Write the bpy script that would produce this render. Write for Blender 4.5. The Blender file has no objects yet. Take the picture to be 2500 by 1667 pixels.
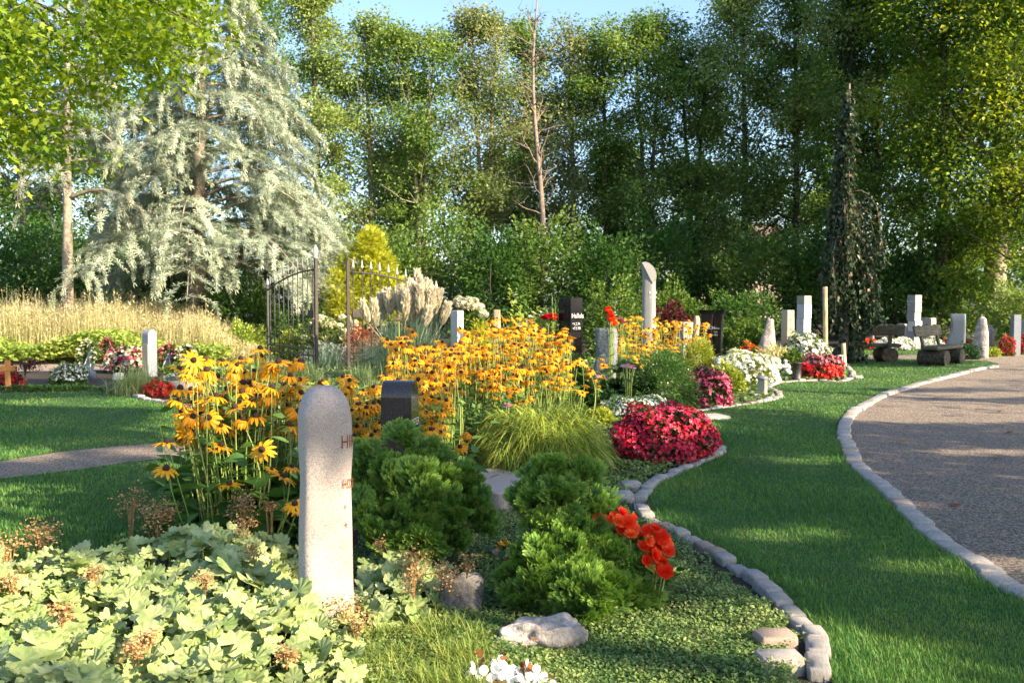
import bpy, math, random
import numpy as np
from mathutils import Vector, noise as mnoise

random.seed(11)
rng = np.random.default_rng(11)
S = bpy.context.scene
COL = S.collection
R = math.radians

# ------------------------------------------------------------------ camera, sky, sun, exposure
F, YH, CX, CY, H = 2300.0, 730.0, 1250.0, 833.5, 1.6      # focal length and horizon in photo pixels, eye height
PITCH = math.atan((CY - YH) / F)
cam = bpy.data.cameras.new('camera')
cam.sensor_width = 36
cam.lens = 36 * F / 2500
cam.clip_start, cam.clip_end = 0.1, 2000
cam.dof.use_dof = True
cam.dof.focus_distance = 5.2
cam.dof.aperture_fstop = 7.0
camo = bpy.data.objects.new('camera', cam)
camo.location = (0, 0, H)
camo.rotation_euler = (math.pi / 2 - PITCH, 0, 0)
COL.objects.link(camo)
S.camera = camo

SUN_EL, SUN_AZ = R(26), R(33)                              # low sun from the right, a little behind the camera
SV = np.array([math.cos(SUN_EL) * math.cos(SUN_AZ), -math.cos(SUN_EL) * math.sin(SUN_AZ), math.sin(SUN_EL)])
w = bpy.data.worlds.new('World')
S.world = w
w.use_nodes = True
nt = w.node_tree
bg = nt.nodes['Background']
sky = nt.nodes.new('ShaderNodeTexSky')
sky.sky_type = 'NISHITA'
sky.sun_disc = False
sky.sun_elevation = SUN_EL
sky.sun_rotation = math.atan2(SV[0], SV[1])
sky.air_density, sky.dust_density, sky.ozone_density = 1.0, 1.6, 2.6
nt.links.new(sky.outputs[0], bg.inputs[0])
bg.inputs[1].default_value = 0.118
sl = bpy.data.lights.new('sun', 'SUN')
sl.energy = 5.0
sl.angle = R(0.5)
sl.color = (1.0, 0.82, 0.57)
so = bpy.data.objects.new('sun', sl)
so.rotation_euler = Vector(SV).to_track_quat('Z', 'Y').to_euler()
so.location = (20, -10, 30)
COL.objects.link(so)
S.view_settings.view_transform = 'Standard'
S.view_settings.look = 'None'
S.view_settings.exposure = 1.68
S.view_settings.gamma = 1
S.render.engine = 'CYCLES'
S.cycles.use_denoising = True
S.cycles.max_bounces = 6
S.cycles.diffuse_bounces = 3
S.cycles.glossy_bounces = 2
S.cycles.transmission_bounces = 4
S.cycles.transparent_max_bounces = 4
S.cycles.caustics_reflective = S.cycles.caustics_refractive = False

# ------------------------------------------------------------------ photo pixel <-> world
def ray(px, py):
    a, b = (px - CX) / F, (CY - py) / F
    c, s = math.cos(PITCH), math.sin(PITCH)
    return np.array([a, c + b * s, -s + b * c])
def G(px, py, z=0.0):
    d = ray(px, py)
    return np.array([0, 0, H]) + d * ((z - H) / d[2])
def P(px, py, Y):
    d = ray(px, py)
    return np.array([0, 0, H]) + d * (Y / d[1])
def XW(px, Y): return (px - CX) / F * Y
def to_px(p):
    p = np.asarray(p, float)
    c, s = math.cos(PITCH), math.sin(PITCH)
    dz = p[..., 2] - H
    f = p[..., 1] * c - dz * s
    u = p[..., 1] * s + dz * c
    f = np.where(f > 0.05, f, 0.05)
    return CX + F * p[..., 0] / f, CY - F * u / f

# ------------------------------------------------------------------ mesh building
class T:                                                    # a small template mesh to scatter
    def __init__(s, V, faces, m=0, w=None):
        s.V = np.array(V, float)
        s.loops = np.array([i for f in faces for i in f], np.int64)
        s.cnt = np.array([len(f) for f in faces], np.int64)
        s.m = np.full(len(faces), m) if np.isscalar(m) else np.array(m)
        s.w = np.array(w, float) if w is not None else np.clip(s.V[:, 1], 0, 1)
def wl(o):                                                  # where a (never rotated) parent chain stands
    q = np.zeros(3)
    while o is not None: q = q + np.array(o.location); o = o.parent
    return q
class MB:
    def __init__(s): s.V, s.L, s.C, s.M, s.A, s.W, s.S, s.n = [], [], [], [], [], [], [], 0
    def raw(s, V, loops, cnt, m=0, v=0.5, w=0.5, smooth=True):
        V = np.asarray(V, float).reshape(-1, 3)
        k = len(V); nf = len(cnt)
        s.V.append(V); s.L.append(np.asarray(loops, np.int64) + s.n); s.C.append(np.asarray(cnt, np.int64))
        s.M.append(np.full(nf, m) if np.isscalar(m) else np.asarray(m))
        s.A.append(np.full(k, v, float) if np.isscalar(v) else np.asarray(v, float))
        s.W.append(np.full(k, w, float) if np.isscalar(w) else np.asarray(w, float))
        s.S.append(np.full(nf, smooth, bool)); s.n += k
    def faces(s, V, fs, **kw): s.raw(V, [i for f in fs for i in f], [len(f) for f in fs], **kw)
    def scatter(s, t, pos, fr, sc, v=None, m=None, smooth=True):
        pos = np.asarray(pos, float); N = len(pos)
        if N == 0: return
        sc = np.broadcast_to(np.asarray(sc, float), (N,)) if np.ndim(sc) < 2 else np.asarray(sc, float)
        tv = t.V[None] * (sc[:, None, None] if sc.ndim == 1 else sc[:, None, :])
        V = pos[:, None] + np.einsum('nkj,njc->nkc', tv, fr)
        k = len(t.V)
        loops = (t.loops[None] + k * np.arange(N)[:, None]).ravel()
        v = rng.random(N) if v is None else np.broadcast_to(v, (N,))
        s.raw(V, loops, np.tile(t.cnt, N), np.tile(t.m, N) if m is None else m, np.repeat(v, k), np.tile(t.w, N), smooth)
    def tube(s, pts, rad, n=6, m=0, v=0.5, cap=True):
        pts = np.asarray(pts, float); K = len(pts)
        rad = np.broadcast_to(rad, (K,))
        tg = np.gradient(pts, axis=0); tg /= np.linalg.norm(tg, axis=1, keepdims=True) + 1e-9
        ref = np.array([0.31, 0.95, 0.05]) if abs(tg[0][2]) > 0.6 else np.array([0, 0, 1.0])
        X = np.cross(tg, ref); X /= np.linalg.norm(X, axis=1, keepdims=True) + 1e-9
        Y = np.cross(tg, X)
        a = np.arange(n) / n * 2 * math.pi
        V = pts[:, None] + rad[:, None, None] * (np.cos(a)[None, :, None] * X[:, None] + np.sin(a)[None, :, None] * Y[:, None])
        fs = [(i * n + j, i * n + (j + 1) % n, (i + 1) * n + (j + 1) % n, (i + 1) * n + j) for i in range(K - 1) for j in range(n)]
        if cap: fs += [tuple(range(n))[::-1], tuple((K - 1) * n + j for j in range(n))]
        s.faces(V.reshape(-1, 3), fs, m=m, v=v, w=np.repeat(np.linspace(0, 1, K), n))
    def loft(s, secs, n=28, p=4.0, loc=(0, 0, 0), rot=0.0, nz=0.0, ns=3.0, seed=0, m=0, smooth=True, cap=True, v=0.5):
        a = (np.arange(n) + 0.5) / n * 2 * math.pi
        rings = []
        for q in secs:
            z, wd, dp = q[:3]; ox, oy = (q[3], q[4]) if len(q) > 4 else (0, 0); pp = q[5] if len(q) > 5 else p
            c, sn = np.cos(a), np.sin(a)
            x = np.sign(c) * np.abs(c) ** (2 / pp) * wd / 2 + ox
            y = np.sign(sn) * np.abs(sn) ** (2 / pp) * dp / 2 + oy
            rings.append(np.stack([x, y, np.full(n, z)], 1))
        V = np.concatenate(rings); K = len(secs)
        if nz:
            cen = np.array([[q[3] if len(q) > 4 else 0, q[4] if len(q) > 4 else 0, q[0]] for q in secs])
            d = V - np.repeat(cen, n, 0); d /= np.linalg.norm(d, axis=1, keepdims=True) + 1e-6
            o = Vector((seed * 7.3, seed * 3.1, seed * 1.7))
            nn = np.array([mnoise.fractal(Vector(q) * ns + o, 0.8, 2.0, 4) for q in V])
            V = V + d * (nn * nz)[:, None]
        c, sn = math.cos(rot), math.sin(rot)
        V = V @ np.array([[c, sn, 0], [-sn, c, 0], [0, 0, 1]]) + np.asarray(loc, float)
        fs = [(i * n + j, i * n + (j + 1) % n, (i + 1) * n + (j + 1) % n, (i + 1) * n + j) for i in range(K - 1) for j in range(n)]
        if cap: fs += [tuple(range(n))[::-1], tuple((K - 1) * n + j for j in range(n))]
        s.faces(V, fs, m=m, smooth=smooth, v=v, w=0.5)
    def box(s, c, size, rot=0.0, m=0, bev=0.006, tilt=None):
        x, y, z = [q / 2 for q in size]; b = min(bev, x * .45, y * .45, z * .45)
        V = []
        for zz, sh in ((-z, b), (-z + b, 0), (z - b, 0), (z, b)):
            X, Y = x - sh, y - sh; cb = b
            V += [(X - cb, -Y, zz), (X, -Y + cb, zz), (X, Y - cb, zz), (X - cb, Y, zz), (-X + cb, Y, zz), (-X, Y - cb, zz), (-X, -Y + cb, zz), (-X + cb, -Y, zz)]
        V = np.array(V)
        if tilt is not None: V = V @ np.array(tilt).T
        cc, sn = math.cos(rot), math.sin(rot)
        V = V @ np.array([[cc, sn, 0], [-sn, cc, 0], [0, 0, 1]]) + np.asarray(c, float)
        n = 8
        fs = [(i * n + j, i * n + (j + 1) % n, (i + 1) * n + (j + 1) % n, (i + 1) * n + j) for i in range(3) for j in range(n)]
        fs += [tuple(range(n))[::-1], tuple(3 * n + j for j in range(n))]
        s.faces(V, fs, m=m, smooth=False)
    def build(s, name, mats, parent=None, loc=None):
        me = bpy.data.meshes.new(name)
        V = np.concatenate(s.V); L = np.concatenate(s.L); C = np.concatenate(s.C)
        pw = wl(parent); o = np.array(loc, float) if loc is not None else pw
        V = V - o
        me.vertices.add(len(V)); me.vertices.foreach_set('co', V.astype(np.float32).ravel())
        me.loops.add(len(L)); me.loops.foreach_set('vertex_index', L.astype(np.int32))
        me.polygons.add(len(C)); me.polygons.foreach_set('loop_start', np.concatenate([[0], np.cumsum(C)[:-1]]).astype(np.int32))
        me.polygons.foreach_set('material_index', np.concatenate(s.M).astype(np.int32))
        me.polygons.foreach_set('use_smooth', np.concatenate(s.S))
        for nm, arr in (('v', s.A), ('w', s.W)):
            at = me.attributes.new(nm, 'FLOAT', 'POINT'); at.data.foreach_set('value', np.concatenate(arr).astype(np.float32))
        me.update(calc_edges=True)
        for mm in (mats if isinstance(mats, (list, tuple)) else [mats]): me.materials.append(mm)
        ob = bpy.data.objects.new(name, me); COL.objects.link(ob)
        if parent is not None:
            ob.parent = parent
            ob.location = o - pw
        elif loc is not None: ob.location = loc
        return ob
def tag(o, label=None, cat=None, group=None, kind=None):
    if label: o['label'] = label
    if cat: o['category'] = cat
    if group: o['group'] = group
    if kind: o['kind'] = kind
    return o
def thing(name, label, cat, loc=(0, 0, 0), group=None):
    o = bpy.data.objects.new(name, None); COL.objects.link(o)
    o.empty_display_size = 0.1
    o.location = [float(q) for q in loc]
    return tag(o, label, cat, group)
def dup(o, parent=None):
    c = o.copy(); COL.objects.link(c)
    if parent is not None: c.parent = parent
    return c

def nrm(a): return a / (np.linalg.norm(a, axis=-1, keepdims=True) + 1e-9)
def frames(Yd, roll=None, up=None):                         # rows X, Y, Z; Y along the leaf, Z its upper side
    Yd = nrm(np.asarray(Yd, float)); N = len(Yd)
    up = np.array([0, 0, 1.0]) if up is None else up
    ref = np.where(np.abs(Yd[:, 2:3]) > 0.95, np.array([[1.0, 0.1, 0]]), np.broadcast_to(up, (N, 3)))
    X = nrm(np.cross(Yd, ref)); Z = np.cross(X, Yd)
    if roll is not None:
        c, s = np.cos(roll)[:, None], np.sin(roll)[:, None]
        X, Z = c * X + s * Z, c * Z - s * X
    return np.stack([X, Yd, Z], 1)
def rdir(N, zlo=-1.0, zhi=1.0):
    z = rng.uniform(zlo, zhi, N); a = rng.uniform(0, 2 * math.pi, N); r = np.sqrt(np.maximum(0, 1 - z * z))
    return np.stack([r * np.cos(a), r * np.sin(a), z], 1)
def blades(mb, B, az, L, a, b, c, d, wd, k=5, m=0, v=None, face=None, tip=0.05):
    """N curved tapering blades: out = L(a t + b t^2), up = L(c t - d t^2)"""
    B = np.asarray(B, float); N = len(B)
    f = lambda q: np.broadcast_to(np.asarray(q, float), (N,))[:, None]
    L, a, b, c, d, wd = map(f, (L, a, b, c, d, wd))
    t = np.linspace(0, 1, k)[None]
    out, up = L * (a * t + b * t * t), L * (c * t - d * t * t)
    ca, sa = np.cos(az)[:, None], np.sin(az)[:, None]
    cen = np.stack([B[:, 0:1] + out * ca, B[:, 1:2] + out * sa, B[:, 2:3] + up], 2)
    fa = (az + math.pi / 2 if face is None else face)[:, None]
    side = np.stack([np.cos(fa), np.sin(fa), np.zeros_like(fa)], 2)
    ww = (wd * np.maximum(tip, (1 - t ** 1.8)) * np.minimum(1, 0.6 + t * 2) * 0.5)[:, :, None]
    V = np.stack([cen - side * ww, cen + side * ww], 2).reshape(N, -1, 3)
    base = (np.arange(N) * 2 * k)[:, None, None]
    q = np.arange(k - 1)[None, :, None] * 2
    loops = (base + q + np.array([0, 1, 3, 2])[None, None]).ravel()
    v = rng.random(N) if v is None else np.broadcast_to(v, (N,))
    mb.raw(V.reshape(-1, 3), loops, np.full(N * (k - 1), 4), m, np.repeat(v, 2 * k), np.tile(np.repeat(t[0], 2), N), True)
    return cen[:, -1]
def inpoly(x, y, poly):
    poly = np.asarray(poly); r = np.zeros(len(x), bool); j = len(poly) - 1
    for i in range(len(poly)):
        xi, yi = poly[i][:2]; xj, yj = poly[j][:2]
        c = ((yi > y) != (yj > y)) & (x < (xj - xi) * (y - yi) / (yj - yi + 1e-12) + xi)
        r ^= c; j = i
    return r
def spline(pts, step):                                      # Catmull-Rom through points, resampled evenly
    p = np.asarray(pts, float); p = np.vstack([2 * p[0] - p[1], p, 2 * p[-1] - p[-2]])
    out = []
    for i in range(1, len(p) - 2):
        for t in np.linspace(0, 1, 16, endpoint=False):
            out.append(0.5 * (2 * p[i] + (p[i + 1] - p[i - 1]) * t + (2 * p[i - 1] - 5 * p[i] + 4 * p[i + 1] - p[i + 2]) * t * t + (3 * p[i] - p[i - 1] - 3 * p[i + 1] + p[i + 2]) * t ** 3))
    out = np.array(out + [p[-2]])
    s = np.concatenate([[0], np.cumsum(np.linalg.norm(np.diff(out, axis=0), axis=1))])
    u = np.arange(0, s[-1], step)
    return np.stack([np.interp(u, s, out[:, k]) for k in range(out.shape[1])], 1)

# ------------------------------------------------------------------ materials
def _new(name):
    m = bpy.data.materials.new(name); m.use_nodes = True
    return m, m.node_tree, m.node_tree.nodes['Principled BSDF'], m.node_tree.nodes['Material Output']
def ramp(nt, cols, pos=None):
    r = nt.nodes.new('ShaderNodeValToRGB'); e = r.color_ramp.elements
    pos = pos or [i / (len(cols) - 1) for i in range(len(cols))]
    e[0].position, e[0].color = pos[0], (*cols[0], 1)
    e[1].position, e[1].color = pos[-1], (*cols[-1], 1)
    for p_, c in list(zip(pos, cols))[1:-1]:
        q = e.new(p_); q.color = (*c, 1)
    return r
def leafmat(name, cols, trans=0.3, rough=0.5, tipc=None, nscale=0.0, spec=0.3, pos=None, tint=1.15):
    """colour by the leaf's own value v (and patches of noise), optional other colour towards the tip, light passing through"""
    m, nt, b, out = _new(name); N, Lk = nt.nodes, nt.links
    at = N.new('ShaderNodeAttribute'); at.attribute_name = 'v'
    src = at.outputs['Fac']
    if nscale:
        tc = N.new('ShaderNodeTexCoord'); nz = N.new('ShaderNodeTexNoise'); nz.inputs['Scale'].default_value = nscale; nz.inputs['Detail'].default_value = 3
        Lk.new(tc.outputs['Object'], nz.inputs['Vector'])
        mr = N.new('ShaderNodeMapRange'); mr.inputs[1].default_value = 0.3; mr.inputs[2].default_value = 0.7; Lk.new(nz.outputs[0], mr.inputs[0])
        mx = N.new('ShaderNodeMath'); mx.operation = 'ADD'; hf = N.new('ShaderNodeMath'); hf.operation = 'MULTIPLY'; hf.inputs[1].default_value = 0.5
        Lk.new(mr.outputs[0], mx.inputs[0]); Lk.new(src, mx.inputs[1]); Lk.new(mx.outputs[0], hf.inputs[0]); src = hf.outputs[0]
    r = ramp(nt, cols, pos); Lk.new(src, r.inputs[0]); c = r.outputs[0]
    if tipc is not None:
        aw = N.new('ShaderNodeAttribute'); aw.attribute_name = 'w'
        mix = N.new('ShaderNodeMix'); mix.data_type = 'RGBA'
        pw = N.new('ShaderNodeMath'); pw.operation = 'POWER'; pw.inputs[1].default_value = 1.5; Lk.new(aw.outputs['Fac'], pw.inputs[0])
        Lk.new(pw.outputs[0], mix.inputs[0]); Lk.new(c, mix.inputs[6]); mix.inputs[7].default_value = (*tipc, 1); c = mix.outputs[2]
    Lk.new(c, b.inputs['Base Color']); b.inputs['Roughness'].default_value = rough; b.inputs['Specular IOR Level'].default_value = spec
    if trans:
        tr = N.new('ShaderNodeBsdfTranslucent'); ms = N.new('ShaderNodeMixShader'); ms.inputs[0].default_value = trans
        hs = N.new('ShaderNodeHueSaturation'); hs.inputs['Saturation'].default_value = tint; hs.inputs['Value'].default_value = 1.25; hs.inputs['Hue'].default_value = 0.49
        Lk.new(c, hs.inputs['Color']); Lk.new(hs.outputs[0], tr.inputs[0])
        Lk.new(b.outputs[0], ms.inputs[1]); Lk.new(tr.outputs[0], ms.inputs[2]); Lk.new(ms.outputs[0], out.inputs[0])
    return m
def stone(name, cols, scale=60, rough=0.75, bump=0.3, big=4, bigc=None, spec=0.4, bdist=0.004, speck=None):
    m, nt, b, out = _new(name); N, Lk = nt.nodes, nt.links
    tc = N.new('ShaderNodeTexCoord')
    n1 = N.new('ShaderNodeTexNoise'); n1.inputs['Scale'].default_value = scale; n1.inputs['Detail'].default_value = 6; n1.inputs['Roughness'].default_value = 0.7
    Lk.new(tc.outputs['Object'], n1.inputs['Vector'])
    r = ramp(nt, cols, [0.34 + 0.32 * i / (len(cols) - 1) for i in range(len(cols))]); Lk.new(n1.outputs[0], r.inputs[0])
    c = r.outputs[0]
    if bigc is not None:
        n2 = N.new('ShaderNodeTexNoise'); n2.inputs['Scale'].default_value = big; n2.inputs['Detail'].default_value = 5
        Lk.new(tc.outputs['Object'], n2.inputs['Vector'])
        r2 = ramp(nt, [(0, 0, 0), (1, 1, 1)], [0.42, 0.62]); Lk.new(n2.outputs[0], r2.inputs[0])
        mx = N.new('ShaderNodeMix'); mx.data_type = 'RGBA'; Lk.new(r2.outputs[0], mx.inputs[0]); Lk.new(c, mx.inputs[6]); mx.inputs[7].default_value = (*bigc, 1); c = mx.outputs[2]
    if speck is not None:
        vo = N.new('ShaderNodeTexVoronoi'); vo.inputs['Scale'].default_value = speck[1]; Lk.new(tc.outputs['Object'], vo.inputs['Vector'])
        n3 = N.new('ShaderNodeTexNoise'); n3.inputs['Scale'].default_value = speck[1] * .8; Lk.new(tc.outputs['Object'], n3.inputs['Vector'])
        r3 = ramp(nt, [(0, 0, 0), (1, 1, 1)], [0.52, 0.6]); Lk.new(n3.outputs[0], r3.inputs[0])
        mx2 = N.new('ShaderNodeMix'); mx2.data_type = 'RGBA'; Lk.new(r3.outputs[0], mx2.inputs[0]); Lk.new(c, mx2.inputs[6]); mx2.inputs[7].default_value = (*speck[0], 1); c = mx2.outputs[2]
    Lk.new(c, b.inputs['Base Color']); b.inputs['Roughness'].default_value = rough; b.inputs['Specular IOR Level'].default_value = spec
    if bump:
        bp = N.new('ShaderNodeBump'); bp.inputs['Strength'].default_value = bump; bp.inputs['Distance'].default_value = bdist
        Lk.new(n1.outputs[0], bp.inputs['Height']); Lk.new(bp.outputs[0], b.inputs['Normal'])
    return m
def plain(name, c, rough=0.6, metal=0.0, spec=0.4):
    return stone(name, [tuple(q * 0.8 for q in c), tuple(min(1, q * 1.15) for q in c)], 30, rough, 0.15, spec=spec)
def wood(name, c1, c2, sc=(30, 30, 2.5), rough=0.75):
    m, nt, b, out = _new(name); N, Lk = nt.nodes, nt.links
    tc = N.new('ShaderNodeTexCoord'); mp = N.new('ShaderNodeMapping'); mp.inputs['Scale'].default_value = sc
    Lk.new(tc.outputs['Object'], mp.inputs[0])
    n1 = N.new('ShaderNodeTexNoise'); n1.inputs['Scale'].default_value = 1; n1.inputs['Detail'].default_value = 6; Lk.new(mp.outputs[0], n1.inputs['Vector'])
    r = ramp(nt, [c1, c2], [0.35, 0.65]); Lk.new(n1.outputs[0], r.inputs[0]); Lk.new(r.outputs[0], b.inputs['Base Color'])
    b.inputs['Roughness'].default_value = rough; b.inputs['Specular IOR Level'].default_value = 0.25
    bp = N.new('ShaderNodeBump'); bp.inputs['Strength'].default_value = 0.5; bp.inputs['Distance'].default_value = 0.02
    Lk.new(n1.outputs[0], bp.inputs['Height']); Lk.new(bp.outputs[0], b.inputs['Normal'])
    return m

M = {}
M['soil'] = stone('soil', [(0.02, 0.016, 0.011), (0.06, 0.045, 0.03)], 25, 0.95, 0.8, bdist=0.03)
M['lawn_base'] = stone('lawn_base', [(0.02, 0.05, 0.012), (0.05, 0.10, 0.02)], 40, 0.95, 0.6, bdist=0.02)
M['gravel'] = stone('gravel', [(0.06, 0.050, 0.041), (0.26, 0.205, 0.16), (0.66, 0.54, 0.42)], 75, 0.9, 1.0, bdist=0.03, speck=((0.10, 0.09, 0.085), 60))
M['gravel_pale'] = stone('gravel_pale', [(0.22, 0.17, 0.13), (0.40, 0.32, 0.25)], 60, 0.9, 0.6, bdist=0.02)
M['grass'] = leafmat('grass', [(0.04, 0.14, 0.034), (0.095, 0.235, 0.05), (0.22, 0.34, 0.07), (0.40, 0.41, 0.13)], 0.3, 0.5, pos=[0, .5, .9, 1], nscale=0.7)
M['kerb'] = stone('kerb', [(0.29, 0.275, 0.26), (0.52, 0.49, 0.455)], 22, 0.9, 0.9, big=6, bigc=(0.33, 0.30, 0.27), bdist=0.012)
M['kerb_warm'] = stone('kerb_warm', [(0.24, 0.18, 0.145), (0.40, 0.31, 0.25)], 18, 0.85, 0.7, bdist=0.012)
M['cover'] = leafmat('cover', [(0.035, 0.10, 0.028), (0.12, 0.21, 0.055), (0.27, 0.35, 0.11), (0.46, 0.48, 0.2)], 0.28, 0.45, nscale=4)
M['sedge'] = leafmat('sedge', [(0.09, 0.19, 0.03), (0.26, 0.35, 0.06), (0.46, 0.47, 0.13)], 0.3, 0.45)
M['mantle'] = leafmat('mantle', [(0.10, 0.18, 0.05), (0.28, 0.36, 0.13), (0.50, 0.54, 0.26), (0.50, 0.44, 0.16)], 0.22, 0.5, pos=[0, .4, .92, 1], nscale=18)
M['dried'] = leafmat('dried', [(0.24, 0.13, 0.05), (0.46, 0.28, 0.115), (0.64, 0.45, 0.22)], 0.2, 0.8)
M['stem'] = leafmat('stem', [(0.12, 0.22, 0.04), (0.38, 0.44, 0.13)], 0.15, 0.5)
M['rud_petal'] = leafmat('rud_petal', [(0.80, 0.34, 0.008), (0.87, 0.47, 0.018)], 0.3, 0.45)
M['rud_cone'] = stone('rud_cone', [(0.012, 0.006, 0.005), (0.07, 0.03, 0.02)], 400, 0.8, 0.8)
M['rud_leaf'] = leafmat('rud_leaf', [(0.03, 0.10, 0.025), (0.09, 0.20, 0.04), (0.24, 0.36, 0.08)], 0.35, 0.4)
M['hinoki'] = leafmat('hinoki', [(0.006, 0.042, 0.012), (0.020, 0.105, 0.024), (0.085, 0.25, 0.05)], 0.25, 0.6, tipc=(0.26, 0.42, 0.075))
M['thread'] = leafmat('thread', [(0.06, 0.16, 0.02), (0.18, 0.31, 0.04), (0.40, 0.45, 0.08)], 0.25, 0.5, tipc=(0.36, 0.40, 0.07))
M['dark_conifer'] = leafmat('dark_conifer', [(0.012, 0.045, 0.018), (0.03, 0.085, 0.03), (0.06, 0.13, 0.04)], 0.2, 0.55)
M['fine_green'] = leafmat('fine_green', [(0.03, 0.09, 0.025), (0.07, 0.16, 0.04), (0.14, 0.24, 0.06)], 0.3, 0.5)
M['dark_leaf'] = leafmat('dark_leaf', [(0.01, 0.03, 0.012), (0.03, 0.06, 0.02), (0.07, 0.06, 0.03)], 0.2, 0.35)
M['bush_green'] = leafmat('bush_green', [(0.03, 0.08, 0.02), (0.08, 0.16, 0.03), (0.20, 0.27, 0.06)], 0.3, 0.45)
M['bush_lime'] = leafmat('bush_lime', [(0.12, 0.22, 0.03), (0.28, 0.36, 0.05), (0.48, 0.48, 0.09)], 0.3, 0.5)
M['gold'] = leafmat('gold', [(0.24, 0.29, 0.025), (0.46, 0.49, 0.045), (0.68, 0.67, 0.11)], 0.35, 0.5)
M['silver'] = leafmat('silver', [(0.16, 0.20, 0.15), (0.34, 0.38, 0.32)], 0.2, 0.6)
M['purple_leaf'] = leafmat('purple_leaf', [(0.04, 0.012, 0.014), (0.13, 0.04, 0.035)], 0.3, 0.5)
M['heuchera'] = leafmat('heuchera', [(0.35, 0.12, 0.06), (0.6, 0.25, 0.13)], 0.3, 0.5)
M['fl_magenta'] = leafmat('fl_magenta', [(0.55, 0.012, 0.06), (0.75, 0.03, 0.10), (0.88, 0.16, 0.26)], 0.35, 0.4)
M['fl_purple'] = leafmat('fl_purple', [(0.34, 0.03, 0.10), (0.58, 0.09, 0.19), (0.78, 0.25, 0.34)], 0.35, 0.4)
M['fl_red'] = leafmat('fl_red', [(0.55, 0.01, 0.02), (0.78, 0.04, 0.04), (0.85, 0.12, 0.08)], 0.35, 0.4)
M['fl_orange'] = leafmat('fl_orange', [(0.78, 0.035, 0.008), (0.88, 0.09, 0.015), (0.9, 0.16, 0.03)], 0.35, 0.4)
M['fl_white'] = leafmat('fl_white', [(0.72, 0.72, 0.68), (0.88, 0.87, 0.84)], 0.3, 0.5)
M['fl_pink'] = leafmat('fl_pink', [(0.62, 0.30, 0.40), (0.8, 0.5, 0.58)], 0.3, 0.5)
M['fl_dustpink'] = leafmat('fl_dustpink', [(0.42, 0.10, 0.13), (0.66, 0.30, 0.33)], 0.3, 0.5)
M['fl_cream'] = leafmat('fl_cream', [(0.6, 0.58, 0.38), (0.82, 0.78, 0.62)], 0.3, 0.5)
M['fl_yellow'] = leafmat('fl_yellow', [(0.78, 0.34, 0.01), (0.88, 0.5, 0.03)], 0.3, 0.5)
M['bronze'] = leafmat('bronze', [(0.14, 0.05, 0.02), (0.36, 0.16, 0.06)], 0.3, 0.35)
M['plume'] = leafmat('plume', [(0.40, 0.36, 0.25), (0.60, 0.55, 0.41), (0.72, 0.67, 0.54)], 0.35, 0.7)
M['orn_grass'] = leafmat('orn_grass', [(0.07, 0.14, 0.06), (0.16, 0.24, 0.10), (0.32, 0.38, 0.18)], 0.3, 0.5)
M['blue_grass'] = leafmat('blue_grass', [(0.06, 0.14, 0.085), (0.15, 0.24, 0.16), (0.30, 0.40, 0.27)], 0.3, 0.5)
M['pale_grass'] = leafmat('pale_grass', [(0.20, 0.27, 0.09), (0.38, 0.44, 0.17), (0.55, 0.58, 0.30)], 0.3, 0.5)
M['dry'] = leafmat('dry', [(0.34, 0.36, 0.13), (0.55, 0.52, 0.25), (0.68, 0.65, 0.38)], 0.35, 0.7, nscale=0.5)
M['seed'] = leafmat('seed', [(0.42, 0.34, 0.20), (0.60, 0.52, 0.33)], 0.3, 0.8)
M['weed'] = leafmat('weed', [(0.15, 0.26, 0.04), (0.30, 0.40, 0.08), (0.46, 0.50, 0.15)], 0.35, 0.5, nscale=1)
M['bark'] = stone('bark', [(0.045, 0.036, 0.028), (0.13, 0.105, 0.08)], 12, 0.9, 1.0, bdist=0.04)
M['bark_pale'] = stone('bark_pale', [(0.17, 0.14, 0.105), (0.36, 0.31, 0.24)], 9, 0.9, 0.8, bdist=0.03)
M['bark_dead'] = stone('bark_dead', [(0.13, 0.10, 0.08), (0.32, 0.25, 0.20)], 9, 0.9, 0.6, bdist=0.03)
def crown(name, a, b, c, t=0.3): return leafmat(name, [a, b, c], t, 0.45, nscale=0.35)
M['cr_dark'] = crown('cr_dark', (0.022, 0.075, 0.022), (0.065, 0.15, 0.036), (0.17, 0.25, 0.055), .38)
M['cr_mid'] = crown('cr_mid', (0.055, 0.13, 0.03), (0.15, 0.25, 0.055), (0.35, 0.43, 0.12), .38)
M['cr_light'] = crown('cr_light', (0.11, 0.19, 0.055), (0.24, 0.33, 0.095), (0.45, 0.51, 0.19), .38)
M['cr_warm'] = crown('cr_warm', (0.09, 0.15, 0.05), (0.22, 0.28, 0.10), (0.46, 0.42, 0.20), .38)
M['cr_sunlit'] = crown('cr_sunlit', (0.03, 0.10, 0.022), (0.14, 0.24, 0.036), (0.56, 0.58, 0.08), 0.42)  # dark green to yellow: sunlit leaf highlights put into the crown colour
M['cr_maple'] = leafmat('cr_maple', [(0.08, 0.17, 0.014), (0.20, 0.31, 0.024), (0.38, 0.45, 0.06)], 0.4, 0.45)
M['cr_beech'] = leafmat('cr_beech', [(0.013, 0.034, 0.018), (0.035, 0.068, 0.03), (0.10, 0.115, 0.055), (0.34, 0.22, 0.12)], 0.2, 0.35, pos=[0, .5, .85, 1])
M['cedar'] = leafmat('cedar', [(0.16, 0.215, 0.15), (0.34, 0.40, 0.29), (0.56, 0.59, 0.46)], 0.15, 0.6)
M['cedar_grey'] = leafmat('cedar_grey', [(0.10, 0.14, 0.11), (0.22, 0.26, 0.20), (0.40, 0.40, 0.30)], 0.15, 0.6)
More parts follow.
